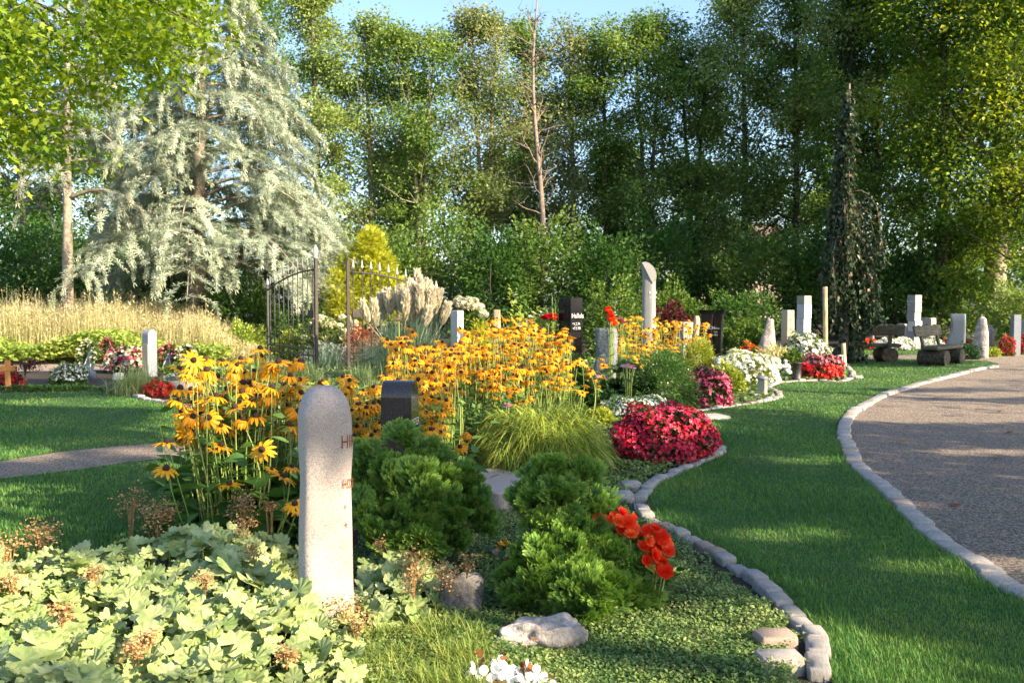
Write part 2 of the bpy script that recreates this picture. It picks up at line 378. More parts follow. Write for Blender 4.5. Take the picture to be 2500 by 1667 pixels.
M['granite'] = stone('granite', [(0.27, 0.235, 0.215), (0.47, 0.41, 0.37), (0.58, 0.52, 0.475)], 90, 0.8, 0.5, big=3.5, bigc=(0.48, 0.39, 0.35), speck=((0.22, 0.205, 0.20), 380), bdist=0.003)
M['ochre'] = plain('ochre_paint', (0.27, 0.06, 0.015), 0.7)
M['polished'] = stone('polished', [(0.012, 0.010, 0.010), (0.05, 0.042, 0.042)], 180, 0.08, 0.0, spec=0.6, speck=((0.08, 0.072, 0.075), 300))
M['black_stone'] = stone('black_stone', [(0.005, 0.006, 0.008), (0.014, 0.016, 0.02)], 200, 0.10, 0.0, spec=0.3)
M['rough_blue'] = stone('rough_blue', [(0.09, 0.11, 0.13), (0.28, 0.31, 0.34)], 22, 0.85, 1.0, big=5, bigc=(0.14, 0.16, 0.18), bdist=0.03)
M['grey_stone'] = stone('grey_stone', [(0.19, 0.19, 0.19), (0.33, 0.33, 0.32)], 80, 0.7, 0.3)
M['blue_stone'] = stone('blue_stone', [(0.19, 0.205, 0.24), (0.29, 0.31, 0.35)], 80, 0.6, 0.2)
M['white_stone'] = stone('white_stone', [(0.46, 0.455, 0.445), (0.66, 0.65, 0.63)], 40, 0.7, 0.2)
M['tan_stone'] = stone('tan_stone', [(0.27, 0.25, 0.19), (0.43, 0.39, 0.30)], 50, 0.8, 0.4)
M['rock'] = stone('rock', [(0.20, 0.18, 0.165), (0.44, 0.40, 0.37), (0.62, 0.58, 0.55)], 14, 0.9, 1.0, big=6, bigc=(0.30, 0.27, 0.25), bdist=0.03)
M['rock_dark'] = stone('rock_dark', [(0.09, 0.085, 0.08), (0.24, 0.22, 0.20)], 14, 0.9, 1.0, bdist=0.03)
M['slate'] = stone('slate', [(0.10, 0.125, 0.15), (0.22, 0.25, 0.29)], 40, 0.5, 0.3)
M['iron'] = stone('iron', [(0.012, 0.012, 0.015), (0.045, 0.042, 0.044)], 40, 0.5, 0.3, spec=0.5)
M['iron_grey'] = stone('iron_grey', [(0.24, 0.26, 0.28), (0.40, 0.42, 0.44)], 40, 0.5, 0.2)
M['iron_rust'] = stone('iron_rust', [(0.025, 0.022, 0.022), (0.09, 0.065, 0.052)], 30, 0.7, 0.3)
M['wood_old'] = wood('wood_old', (0.05, 0.046, 0.032), (0.15, 0.13, 0.09), (3, 40, 40))
M['wood_log'] = wood('wood_log', (0.03, 0.026, 0.018), (0.11, 0.09, 0.06), (20, 20, 20))
M['wood_post'] = wood('wood_post', (0.30, 0.22, 0.13), (0.55, 0.43, 0.28))
M['wood_cross'] = wood('wood_cross', (0.50, 0.21, 0.06), (0.66, 0.31, 0.10))
M['drift'] = wood('drift', (0.30, 0.22, 0.15), (0.56, 0.44, 0.33), (60, 60, 5))
M['ink_white'] = plain('ink_white', (0.7, 0.7, 0.68), 0.6)
M['ink_dark'] = plain('ink_dark', (0.06, 0.055, 0.05), 0.7)
M['card'] = plain('card', (0.40, 0.48, 0.38), 0.8)
M['plaster'] = stone('plaster', [(0.42, 0.34, 0.30), (0.55, 0.46, 0.42)], 20, 0.9, 0.2)
M['roof'] = stone('roof', [(0.10, 0.075, 0.065), (0.2, 0.14, 0.12)], 12, 0.85, 0.4)
M['glass'] = plain('window_glass', (0.02, 0.025, 0.03), 0.08)
M['clay'] = plain('clay', (0.42, 0.36, 0.30), 0.8)

# ------------------------------------------------------------------ templates
LEAF = T([(0, 0, 0), (.32, .45, .1), (0, 1, -.05), (-.32, .45, .1)], [(0, 1, 2), (0, 2, 3)])
LEAFN = T([(0, 0, 0), (.17, .4, .05), (0, 1, -.1), (-.17, .4, .05)], [(0, 1, 2), (0, 2, 3)])
ROUND = T([(0, 0, 0), (.38, .25, .08), (.42, .65, .1), (0, 1, 0), (-.42, .65, .1), (-.38, .25, .08), (0, .5, .0)], [(0, 1, 6), (1, 2, 6), (2, 3, 6), (3, 4, 6), (4, 5, 6), (5, 0, 6)])
def t_maple():
    pts = [(0, 0)]
    for ang, r in ((-125, .45), (-95, .3), (-62, .8), (-38, .45), (0, 1.0), (38, .45), (62, .8), (95, .3), (125, .45)):
        a = R(90 - ang); pts.append((math.cos(a) * r * .62, .38 + math.sin(a) * r * .62))
    V = [(0, .38, 0)] + [(x, y, .12 * abs(x)) for x, y in pts]
    n = len(pts)
    return T(V, [(0, 1 + i, 1 + (i + 1) % n) for i in range(n)])
MAPLE = t_maple()
def t_mantle():
    V, W = [(0, 0, 0)], [0]
    lob, per = 9, 4; A = lob * per + 1
    for ring, rr in ((1, .5), (2, 1.0)):
        for i in range(A):
            th = R(-156 + 312 * i / (A - 1)); ph = i % per
            r = rr * ((0.84, 0.93, 1.0, 0.93)[ph] * (1 + .04 * math.cos(th * 2)) if ring == 2 else 1)
            z = (-.05, 0.01, .06, .02)[ph] * rr * 1.3 + .03 * rr * rr + .10 * math.sin(th * 2.3 + .6) * rr * rr
            V.append((math.sin(th) * r, math.cos(th) * r, z)); W.append(rr)
    fs = [(0, 1 + i + 1, 1 + i) for i in range(A - 1)] + [(1 + i, 2 + i, 2 + A + i, 1 + A + i) for i in range(A - 1)]
    return T(V, fs, w=W)
MANTLE = t_mantle()
def t_ovate(n=4, wd=.26, sag=.22):
    V, W = [], []
    for i in range(n + 1):
        t = i / n; h = wd * math.sin(math.pi * min(1, t * .97 + .03) ** .75) if 0 < i < n else (.02 if i == 0 else .005)
        z = -sag * t * t
        V += [(-h, t, z + .12 * h), (0, t, z - .05 * h), (h, t, z + .12 * h)]; W += [t] * 3
    fs = []
    for i in range(n):
        a = i * 3; fs += [(a, a + 1, a + 4, a + 3), (a + 1, a + 2, a + 5, a + 4)]
    return T(V, fs, w=W)
OVATE = t_ovate()
def t_spray():                                              # flat fan of scaly fingers
    V, fs = [], []
    def fing(x, y, a, l, wd, z):
        i = len(V); dx, dy = math.sin(a), math.cos(a)
        V.extend([(x, y, z), (x + dx * l * .55 - dy * wd, y + dy * l * .55 + dx * wd, z + .03), (x + dx * l, y + dy * l, z - .02), (x + dx * l * .55 + dy * wd, y + dy * l * .55 - dx * wd, z + .03)])
        fs.append((i, i + 3, i + 2, i + 1))
    fing(0, 0, 0, 1.0, .030, 0)
    for k, t in enumerate((.12, .26, .40, .54, .68, .82)):
        for sg in (-1, 1):
            l = .50 * (1 - abs(t - .35) * .8); a = sg * R(46)
            fing(0, t, a, l, .034, 0)
            x, y = math.sin(a) * l * .45, t + math.cos(a) * l * .45
            fing(x, y, a - sg * R(42), l * .5, .030, .01); fing(x, y, a + sg * R(38), l * .42, .030, .01)
    return T(V, fs)
SPRAY = t_spray()
def t_tuft(n=9, up=.5):                                     # star of needles
    V, fs, W = [], [], []
    r = random.Random(3)
    for k in range(n):
        a = 2 * math.pi * k / n + r.random() * .5; e = r.uniform(-.2, 1.0) * up
        d = np.array([math.cos(a) * math.cos(e), math.sin(a) * math.cos(e), math.sin(e)]); s_ = np.array([-math.sin(a), math.cos(a), .2]) * .075
        i = len(V); V += [tuple(d * .05 - s_ * .3), tuple(d * .6 - s_), tuple(d), tuple(d * .6 + s_)]; W += [0, .5, 1, .5]
        fs.append((i, i + 1, i + 2, i + 3))
    return T(V, fs, w=W)
TUFT = t_tuft()
def t_bloom(np_=4, cup=.5, r=1.0, rings=1):                 # rounded petals in a cup
    V, fs, W = [], [], []
    for ri in range(rings):
        sc = 1 - ri * .24; cu = cup + ri * .45; off = ri * .7
        for k in range(np_):
            a = 2 * math.pi * k / np_ + off; c, s_ = math.cos(a), math.sin(a); i = len(V)
            loc = [(0, 0, 0), (.5, .42, .35), (.85, .35, .8), (1.0, 0, .95), (.85, -.35, .8), (.5, -.42, .35), (.55, 0, .28)]
            for x, y, z in loc:
                x, y = x * sc * (1.15 - .25 * cu), y * sc; z = z * cu * sc * .75
                V.append((c * x - s_ * y, s_ * x + c * y, z + .05 * ri)); W.append(x)
            fs += [(i, i + 1, i + 6), (i + 1, i + 2, i + 6), (i + 2, i + 3, i + 6), (i + 3, i + 4, i + 6), (i + 4, i + 5, i + 6), (i + 5, i, i + 6)]
    return T(V, fs, w=W)
BLOOM = t_bloom(4, .5)
FLAT = t_bloom(4, .12)
DOUBLE = t_bloom(6, .35, rings=4)
STAR5 = T([(0, 0, .1)] + [(math.cos(R(36 * i)) * (1 if i % 2 == 0 else .45), math.sin(R(36 * i)) * (1 if i % 2 == 0 else .45), 0) for i in range(10)], [(0, 1 + i, 1 + (i + 1) % 10) for i in range(10)])
CHIP = T([(-.5, -.4, 0), (.5, -.3, .1), (.2, .5, 0), (-.4, .4, -.1)], [(0, 1, 2, 3)])

# ------------------------------------------------------------------ text as mesh
def text_mb(txt, size):
    cu = bpy.data.curves.new('tmp', 'FONT'); cu.body = txt; cu.size = size; cu.extrude = 0; cu.resolution_u = 3
    o = bpy.data.objects.new('tmp', cu); COL.objects.link(o)
    dg = bpy.context.evaluated_depsgraph_get(); me = o.evaluated_get(dg).to_mesh()
    V = np.array([v.co[:] for v in me.vertices]); fs = [tuple(p.vertices) for p in me.polygons]
    o.evaluated_get(dg).to_mesh_clear(); bpy.data.objects.remove(o); bpy.data.curves.remove(cu)
    return V, fs
def inscribe(parent, lines, org, xdir, mat, name='inscription', zdir=(0, 0, 1)):
    """lines: (text, size, x, z) on the plane through org spanned by xdir and up"""
    mb = MB(); xd = np.array(xdir, float); zd = np.array(zdir, float); o = np.array(org, float)
    for t, sz, x, z in lines:
        V, fs = text_mb(t, sz)
        V = o + (V[:, :1] + x) * xd + (V[:, 1:2] + z) * zd
        mb.faces(V, fs, smooth=False)
    return mb.build(name, mat, parent)
# ================================================================== THE SETTING
def sheet(name, poly, z, mat):
    """flat sheet over a ground polygon"""
    mb = MB(); V = [(p[0], p[1], z) for p in poly]
    mb.faces(V, [tuple(range(len(V)))], smooth=False)
    return tag(mb.build(name, mat), kind='structure')
mb = MB(); mb.faces([(-900, -900, 0), (900, -900, 0), (900, 900, 0), (-900, 900, 0)], [(0, 1, 2, 3)], smooth=False)
tag(mb.build('ground', M['soil']), kind='structure')

g2 = lambda pts: np.array([G(x, y)[:2] for x, y in pts])
PATH_EDGE = g2([(2620, 1560), (2500, 1472), (2411, 1431), (2358, 1385), (2289, 1343), (2239, 1304), (2197, 1262), (2155, 1216), (2113, 1178), (2071, 1136), (2055, 1098), (2044, 1062),
                (2050, 1036), (2063, 1013), (2094, 994), (2136, 971), (2193, 952), (2243, 936), (2308, 921), (2365, 906), (2420, 896)])
BED_EDGE = g2([(2040, 1760), (2032, 1667), (2021, 1610), (2017, 1576), (1990, 1540), (1956, 1505), (1925, 1472), (1883, 1438), (1845, 1411), (1784, 1369), (1738, 1343), (1669, 1303), (1611, 1277),
               (1584, 1251), (1581, 1220), (1611, 1186), (1657, 1163), (1715, 1137), (1762, 1116), (1772, 1101), (1753, 1082), (1705, 1050), (1682, 1024), (1692, 1011), (1734, 1003), (1803, 993), (1868, 984),
               (1903, 975), (1912, 966), (1895, 955), (1885, 946), (1918, 936), (1983, 932), (2051, 934), (2084, 926), (2088, 912), (2079, 902), (2066, 890)])
pe, be = spline(PATH_EDGE, .15), spline(BED_EDGE, .15)
far_edge = g2([(2440, 889), (2404, 882), (2300, 879), (2200, 878), (2076, 877)])
LAWN_R = np.vstack([be, [be[-1]], far_edge[::-1], pe[::-1], [[pe[0][0] + .3, 2.0], [be[0][0] - .1, 2.0]]])
GRAVEL = np.vstack([pe, far_edge, g2([(1900, 877), (1900, 867)]), g2([(2200, 867), (2500, 862), (4200, 855)]), [[30, 2], [pe[0][0] + .1, 2.0]]])
sheet('gravel_path', GRAVEL, 0.008, M['gravel'])
sheet('lawn', LAWN_R, 0.016, M['lawn_base'])
BACK_GRASS = g2([(1900, 867), (2200, 867), (2500, 862), (4200, 855), (4200, 840), (2500, 850), (1900, 851)])
sheet('grass_verge', BACK_GRASS, 0.012, M['lawn_base'])
LAWN_L = g2([(-1500, 962), (0, 962), (240, 958), (330, 973), (420, 990), (520, 1003), (640, 1010), (640, 1120), (600, 1230), (500, 1330), (200, 1420), (-700, 1420)])
sheet('lawn', LAWN_L, 0.016, M['lawn_base'])
LPATH = g2([(-1500, 1200), (-400, 1178), (0, 1131), (150, 1107), (300, 1092), (470, 1079), (640, 1070), (640, 1103), (460, 1116), (310, 1133), (200, 1150), (0, 1174), (-400, 1240), (-1500, 1300)])
sheet('garden_path', LPATH, 0.021, M['gravel'])
sheet('garden_path', g2([(-900, 908), (0, 908), (320, 905), (480, 900), (640, 884), (640, 868), (300, 880), (0, 886), (-900, 886)]), 0.012, M['gravel_pale'])
sheet('garden_path', g2([(700, 965), (960, 965), (900, 905), (960, 880), (860, 865), (700, 905)]), 0.010, M['gravel'])

def polar(n, r0, r1, half=36, power=1.0):                   # density falls with distance
    r = np.exp(rng.uniform(math.log(r0), math.log(r1), n)) if power == 1 else (rng.uniform(r1 ** (1 - power), r0 ** (1 - power), n)) ** (1 / (1 - power))
    a = np.radians(rng.uniform(-half, half, n))
    return r * np.sin(a), r * np.cos(a)
def edge_dist(x, y, line):
    d = np.full(len(x), 9.0)
    for q in line[::2]: d = np.minimum(d, np.hypot(x - q[0], y - q[1]))
    return d
def grass_stuff(name, polys, holes, n, r0, r1, lmul=1.0, mat='grass', label=None):
    x, y = polar(n, r0, r1, power=1.35)
    k = np.zeros(n, bool)
    for p in polys: k |= inpoly(x, y, p)
    for h in holes: k &= ~inpoly(x, y, h)
    x, y = x[k], y[k]; r = np.hypot(x, y); N = len(x)
    mb = MB()
    L = rng.uniform(.016, .038, N) * lmul * (1 + .25 * np.sin(x * 2.1 + y * 1.3)); lean = rng.uniform(0, .7, N)
    blades(mb, np.stack([x, y, np.full(N, .012)], 1), rng.uniform(0, 6.283, N), L, lean * .5, lean * .5, 1, lean * .3, np.maximum(.0035, .00095 * r), k=3)
    return tag(mb.build(name, M[mat]), kind='stuff', label=label, cat='grass')
grass_stuff('lawn_grass', [LAWN_R, BACK_GRASS], [], 620000, 3.4, 34, label='mown green lawn grass between the stone edged bed and the gravel path')
grass_stuff('lawn_grass', [LAWN_L], [LPATH], 420000, 4.5, 24, 1.1, label='mown lawn grass of the shaded lawn with the narrow path across it')

# long untrimmed tufts along the kerbs
mb = MB()
ln = np.vstack([spline(be, .03)[:260] + [.13, 0], spline(pe, .03)[:200] - [.05, 0]])
idx = rng.integers(0, len(ln), 5200); B = ln[idx] + rng.normal(0, .05, (5200, 2))
kk = inpoly(B[:, 0], B[:, 1], LAWN_R); B = B[kk]
blades(mb, np.c_[B, np.full(len(B), .01)], rng.uniform(0, 6.283, len(B)), rng.uniform(.04, .10, len(B)), .3, .3, 1, .3, .004, k=4)
tag(mb.build('edge_grass', M['grass']), 'longer untrimmed grass along the kerb stones', 'grass', kind='stuff')

# ---- kerb stones, each a thing of its own
def kerb_protos(name, mat, n=5):
    out = []
    for i in range(n):
        mb = MB(); a = [rng.uniform(.9, 1.0) for _ in range(4)]
        mb.loft([(-.5, a[0], a[1]), (.25, a[2], a[3]), (.40, .98, .97), (.46, .95, .94), (.5, .88, .86)], n=32, p=9, nz=.036, ns=2.2, seed=i + 1)
        out.append(mb.build(name, mat))
    return out
kp = kerb_protos('kerb_stone', M['kerb']); kw = kerb_protos('kerb_stone', M['kerb_warm'], 2)
used = set()
def lay_kerb(line, l0, l1, wd, zt, off, label, group, zvar=.01, maxd=99):
    s = np.concatenate([[0], np.cumsum(np.linalg.norm(np.diff(line, axis=0), axis=1))]); u = 0
    while u < s[-1]:
        L = rng.uniform(l0, l1); m = u + L / 2
        p = np.array([np.interp(m, s, line[:, k]) for k in (0, 1)]); q = np.array([np.interp(min(m + .1, s[-1]), s, line[:, k]) for k in (0, 1)]); q0 = np.array([np.interp(max(m - .1, 0), s, line[:, k]) for k in (0, 1)])
        t = q - q0; a = math.atan2(t[1], t[0]); nn = np.array([-math.sin(a), math.cos(a)])
        pr = kw[rng.integers(2)] if rng.random() < .12 else kp[rng.integers(len(kp))]
        if pr.name in used: o = dup(pr)
        else: o = pr; used.add(pr.name)
        c = p + nn * (off + rng.normal(0, .006)); zz = zt + rng.normal(0, zvar)
        o.location = (c[0], c[1], zz - .09); o.rotation_euler = (rng.normal(0, .03), rng.normal(0, .03), a + rng.normal(0, .03))
        o.scale = (L * .99, wd * rng.uniform(.92, 1.06), .18)
        tag(o, label, 'kerb stone', group)
        u += L + .006
lay_kerb(spline(BED_EDGE[1:], .05), .13, .24, .105, .042, .05, 'rough grey kerb stone in the curved row that edges the planted bed', 'kerb stones edging the planted bed', .012)
lay_kerb(spline(PATH_EDGE[1:], .05), .14, .25, .155, .045, -.075, 'flat grey kerb stone in the row between lawn and gravel path', 'kerb stones along the gravel path', .006)
lay_kerb(spline(g2([(330, 972), (400, 986), (470, 1000), (560, 1012), (640, 1020)]), .05), .2, .3, .13, .05, 0, 'grey kerb stone of the short row edging the grave with pink slab', 'kerb stones along the shaded lawn')
def one_kerb(px, py, size, rot, label, warm):
    o = dup((kw if warm else kp)[0]); q = G(px, py); o.location = (q[0], q[1], -.02); o.rotation_euler = (0, 0, rot); o.scale = size; tag(o, label, 'paving stone')
one_kerb(1893, 1585, (.185, .14, .20), .15, 'reddish square paving stone inside the bed edging by the sunlit ground cover', True)
one_kerb(1902, 1638, (.20, .13, .20), .1, 'pale square paving stone beside the bed edging at the bottom of the photo', False)
one_kerb(1520, 1222, (.17, .19, .18), .1, 'pale grey paving stone inside the bed edging above the orange blooms', False)
one_kerb(1540, 1196, (.17, .17, .18), .1, 'small grey paving stone touching the inner bend of the bed edging', False)
one_kerb(1735, 1022, (.45, .4, .14), .4, 'broad flat grey stone behind the magenta flower mound', False)

# ---- low ground cover of the bed (uncountable)
BED = np.vstack([be, [[9.2, 27], [-8.2, 27], [-8.2, 21.5]], g2([(640, 1010), (640, 1120), (600, 1230), (500, 1330), (200, 1420), (-200, 1480)]), [[-4, 2.2], [be[0][0], 2.2]]])
def cov_h(x, y): return .045 + .03 * (np.sin(x * 3.1 + .4) * np.sin(y * 2.7) + .6 * np.sin(x * 7.3 + y * 5.1))
def cover_stuff(n, r0, r1, keep, mat, size, name, label):
    x, y = polar(n, r0, r1, 38, 1.5); k = inpoly(x, y, BED) & keep(x, y); x, y = x[k], y[k]; N = len(x); r = np.hypot(x, y)
    z = np.maximum(.005, cov_h(x, y) * rng.uniform(.25, 1.15, N))
    mb = MB(); d = rdir(N, -.1, .8)
    mb.scatter(LEAF, np.stack([x, y, z], 1), frames(d, rng.normal(0, .5, N)), size * rng.uniform(.6, 1.3, N) * np.maximum(1, r / 6), np.clip(rng.normal(.45, .22, N), 0, 1))
    return tag(mb.build(name, M[mat]), label, 'ground cover', kind='stuff')
ed = lambda x, y: edge_dist(x, y, be) > .17
cover_stuff(330000, 3.4, 8.5, lambda x, y: ed(x, y) & (x > -1.0), 'cover', .020, 'ground_cover', 'low small leaved ground cover carpeting the bed beside the kerb')
cover_stuff(120000, 8.0, 27, ed, 'cover', .030, 'ground_cover', 'low green ground cover between the far graves')
# sedge tussocks at the bottom of the bed
mb = MB(); cen = []
for i in range(30):
    q = G(rng.uniform(850, 1180), rng.uniform(1530, 1720)); cen.append(q)
for q in cen:
    N = 140; B = np.array([q[0], q[1], .0]) + np.c_[rng.normal(0, .035, (N, 2)), np.zeros(N)]
    ln = rng.uniform(.3, 1, N)
    blades(mb, B, rng.uniform(0, 6.283, N), rng.uniform(.10, .20, N), ln * .4, ln * .6, 1.0, ln * .75, .0045, k=5)
tag(mb.build('sedge', M['sedge']), 'fine yellow green sedge tussocks in front of the pale stele', 'sedge', kind='stuff')
# fallen leaves on the gravel
mb = MB(); lp = np.array([G(2383, 1004), G(2438, 1006), G(2210, 1085), G(2330, 1240), G(2420, 1120), G(2290, 975), G(2460, 1060)])
mb.scatter(ROUND, lp + [0, 0, .015], frames(rdir(len(lp), -.1, .3)), .09)
tag(mb.build('fallen_leaf_litter', M['bronze']), 'few brown fallen leaves scattered on the gravel path', 'leaves', kind='stuff')

# ---- tall dry weeds on the far side of the left graves
def region(n, x0, x1, y0, y1): return rng.uniform(x0, x1, n), rng.uniform(y0, y1, n)
mb = MB(); n = 19000
y = rng.uniform(24, 30.5, n); x = rng.uniform(-.75, 1, n); x = XW(-30, y) + (XW(625, y) - XW(-30, y)) * (x + .75) / 1.75
hh = (1.45 + .16 * np.sin(x * .9) + .14 * np.sin(x * 2.3 + 1)) * np.clip((XW(640, y) - x) / 1.6, .35, 1) * (rng.uniform(.35, 1.0, n) + .22 * (rng.random(n) < .12))
ln = rng.uniform(0, .5, n); az = rng.uniform(0, 6.283, n)
tip = blades(mb, np.stack([x, y, np.zeros(n)], 1), az, hh, ln * .3, ln * .4, 1, ln * .15, .014, k=5, tip=.25)
tag(mb.build('dry_weeds', M['dry']), 'tall straw coloured dry weeds standing before the trees', 'dry grass', kind='stuff')
mb = MB(); sel = rng.random(n) < .5; tp = tip[sel]
for k in range(4):
    mb.scatter(LEAFN, tp + np.c_[rng.normal(0, .04, (len(tp), 2)), -rng.uniform(0, .32, len(tp))], frames(rdir(len(tp), .1, 1)), rng.uniform(.05, .13, len(tp)))
tag(mb.build('seed_heads', M['seed']), 'brownish seed heads on top of the dry weeds', 'seed heads', kind='stuff')
mb = MB(); n = 16000
y = rng.uniform(22.6, 25.5, n); x = rng.uniform(XW(-60, 23), XW(560, 24), n)
top = (.62 + .2 * np.sin(x * 1.7)) * np.clip((25.7 - y) / 1.0, .5, 1) * np.clip((-6.4 - x) / 1.5, .4, 1)
mb.scatter(OVATE, np.stack([x, y, top * rng.uniform(.1, 1, n) ** .6], 1), frames(rdir(n, -.3, .8), rng.normal(0, .6, n)), rng.uniform(.07, .16, n))
tag(mb.build('green_weeds', M['weed']), 'bright green leafy weeds at the foot of the dry grass', 'weeds', kind='stuff')
mb = MB(); n = 16000; x, y = region(n, -60, 60, 58, 78); zz = rng.uniform(0, 1, n) ** .8 * (5.2 + 1.2 * np.sin(x * .21) + .8 * np.sin(x * .6))
mb.scatter(LEAF, np.stack([x, y, zz], 1), frames(rdir(n)), rng.uniform(.5, 1.0, n))
tag(mb.build('far_wood', M['cr_dark']), 'dark undergrowth of the wood far behind the tree belt', 'wood', kind='stuff')
# ================================================================== TREES
def limb(mb, p0, az, el, L, r0, bend=.3, n=6, k=5, wob=.06):
    t = np.linspace(0, 1, k); e = el + bend * t
    st = np.stack([np.cos(e) * math.cos(az), np.cos(e) * math.sin(az), np.sin(e)], 1) * L / (k - 1)
    pts = np.asarray(p0, float) + np.vstack([[0, 0, 0], np.cumsum(st[1:], 0)]) + np.vstack([[0, 0, 0], rng.normal(0, wob * L / k, (k - 1, 3))])
    mb.tube(pts, np.linspace(r0, r0 * .18, k), n=n)
    return pts
def tree(name, label, base, h, cr, z0, leafm, bark, nleaf=12000, ncl=70, ls=.15, tr=.16, lean=(0, 0), cat='tree', group=None, keep=None, rc=.60, forks=1, t=LEAF, prof=.7, flat=.75, sx=1.0):
    root = thing(name, label, cat, (base[0], base[1], 0), group)
    tb = MB(); k = 9; tips = []
    for f in range(forks):
        sp = (f - (forks - 1) / 2)
        tt = np.linspace(0, 1, k)
        cx = base[0] + lean[0] * tt * h + sp * (.16 + 1.1 * tt ** 1.3) + .10 * np.sin(tt * 5 + f * 2) * h / 15
        cy = base[1] + lean[1] * tt * h + .10 * np.cos(tt * 4 + f) * h / 15
        ax = np.stack([cx, cy, tt * h * .96], 1)
        tb.tube(ax, tr * (1 - .86 * tt) * (1 if forks == 1 else .75) + .012, n=8)
        nl = max(8, int(ncl / forks * .42))
        for i in range(nl):
            u = z0 / h + (1 - z0 / h) * (i + rng.random()) / nl
            u = min(u, .97); p = np.array([np.interp(u, tt, ax[:, c]) for c in range(3)])
            s_ = (u - z0 / h) / (1 - z0 / h)
            rr = cr * (math.sin(math.pi * min(1, max(.06, s_ * .92 + .08)) ** prof) * .9 + .12)
            tmp = MB(); pts = limb(tmp, p, rng.uniform(0, 6.283), rng.uniform(.15, .75), rr * rng.uniform(.65, 1.15), tr * .34 * (1 - .7 * u), n=5)
            if keep is None or keep(spline(pts, .2)).mean() > .97: tb.raw(tmp.V[0], tmp.L[0], tmp.C[0])
            tips += [pts[-1], pts[3], pts[2], pts[1]]
        tips += [ax[-1], ax[-2]]
    tb.build('trunk', bark, root)
    tips = np.array(tips); cb = MB()
    if nleaf:
        idx = rng.integers(0, len(tips), ncl); per = nleaf // ncl
        c = tips[idx] + rng.normal(0, .3 * cr / 3, (ncl, 3))
        if sx != 1: c[:, 0] = base[0] + (c[:, 0] - base[0]) * sx
        cv = rng.random(ncl); rad = rc * rng.uniform(.55, 1.3, ncl) * cr / 3
        pos = np.repeat(c, per, 0) + rdir(ncl * per) * (1.55 * rng.random(ncl * per) ** .5)[:, None] * np.repeat(rad, per)[:, None] * [1, 1, flat]
        v = np.clip(np.repeat(cv, per) * .55 + rng.random(ncl * per) * .5, 0, 1)
        if keep is not None:
            kk = keep(pos); pos, v = pos[kk], v[kk]
        N = len(pos)
        cc = np.repeat(c, per, 0); cc = cc[kk] if keep is not None else cc
        d = nrm(nrm(pos - cc) * [1, 1, .5] + rng.normal(0, .55, (N, 3)) + [0, 0, -.25])
        cb.scatter(t, pos, frames(d, rng.uniform(-.9, .9, N)), ls * rng.uniform(.6, 1.25, N), v)
        cb.build('crown', leafm, root)
    return root
B_ = M['bark']; BP = M['bark_pale']
gB = 'trees of the belt behind the cemetery'
belt = [  # px, dist, height, crown radius, crown base, leaf material, bark, leaves, label, kwargs
    (55, 44, 15, 3.4, 2.5, 'cr_dark', B_, 17000, 'dark tree at the end of the belt behind the hanging maple leaves', {}),
    (300, 47, 18, 3.4, 3, 'cr_mid', B_, 19000, 'thin tree seen between the two bluish cedars', {}),
    (640, 50, 19, 3.2, 4, 'cr_mid', B_, 12000, 'tall leafy tree rising behind the big cedar', {}),
    (775, 45, 18.5, 2.7, 2.0, 'cr_light', B_, 17000, 'tall ivy green tree just beside the big cedar', dict(prof=.55)),
    (905, 46, 15.6, 3.0, 4, 'cr_light', BP, 11000, 'light green tree above the yellow conifer', {}),
    (1030, 45, 14.6, 2.7, 5, 'cr_mid', BP, 9500, 'tree with two sunlit trunks low in the middle of the belt', dict(forks=2)),
    (1185, 46, 15.8, 2.7, 4.5, 'cr_warm', BP, 10500, 'tree with pale forking trunk and yellowing leaves', dict(forks=2)),
    (1285, 48, 16.0, 2.5, 4, 'cr_mid', BP, 9500, 'green tree right behind the dead bare trunk', {}),
    (1395, 47, 15.6, 2.6, 5, 'cr_warm', BP, 6800, 'thinly leaved tree with many bare pale branches', dict(ncl=110)),
    (1475, 47, 15.4, 2.6, 3.5, 'cr_mid', B_, 10500, 'tree standing behind the disc topped pillar', {}),
    (1580, 46, 15.9, 2.9, 3, 'cr_mid', B_, 12500, 'broad green tree right of the thin bare one', dict(forks=2)),
    (1690, 47, 15.0, 2.8, 3, 'cr_mid', B_, 11500, 'lower tree top beneath the open patch of sky', dict(forks=2)),
    (1810, 45, 17.6, 3.2, 2.5, 'cr_light', B_, 15500, 'tall bright green tree at the right edge of the sky gap', {}),
    (1935, 44, 17.2, 2.9, 2.0, 'cr_mid', B_, 15500, 'green tree between the bright tree and the weeping beech', {}),
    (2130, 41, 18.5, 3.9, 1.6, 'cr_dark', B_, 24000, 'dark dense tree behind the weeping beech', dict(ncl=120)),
    (2290, 36, 17.5, 3.6, 1.4, 'cr_sunlit', B_, 24000, 'dense tree with yellow lit leaves above the bench', dict(ncl=120)),
    (2560, 33, 17.5, 4.2, 1.6, 'cr_sunlit', B_, 22000, 'dense leafy tree at the right edge of the photo', dict(ncl=120)),
]
for px, D, h, cr, z0, lm, bk, nl, lab, kw_ in belt:
    kw_ = dict(kw_); kw_['ncl'] = int(kw_.get('ncl', 80) * 1.6)
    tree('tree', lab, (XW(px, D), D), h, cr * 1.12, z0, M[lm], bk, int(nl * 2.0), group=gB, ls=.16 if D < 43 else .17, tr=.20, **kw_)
tree('tree', 'tall tree with a thick trunk lit from the side above the right graves', (XW(2425, 37), 37), 19, 4.0, 3.2, M['cr_sunlit'], BP, 50000, ncl=220, ls=.15, tr=.46, group=gB)
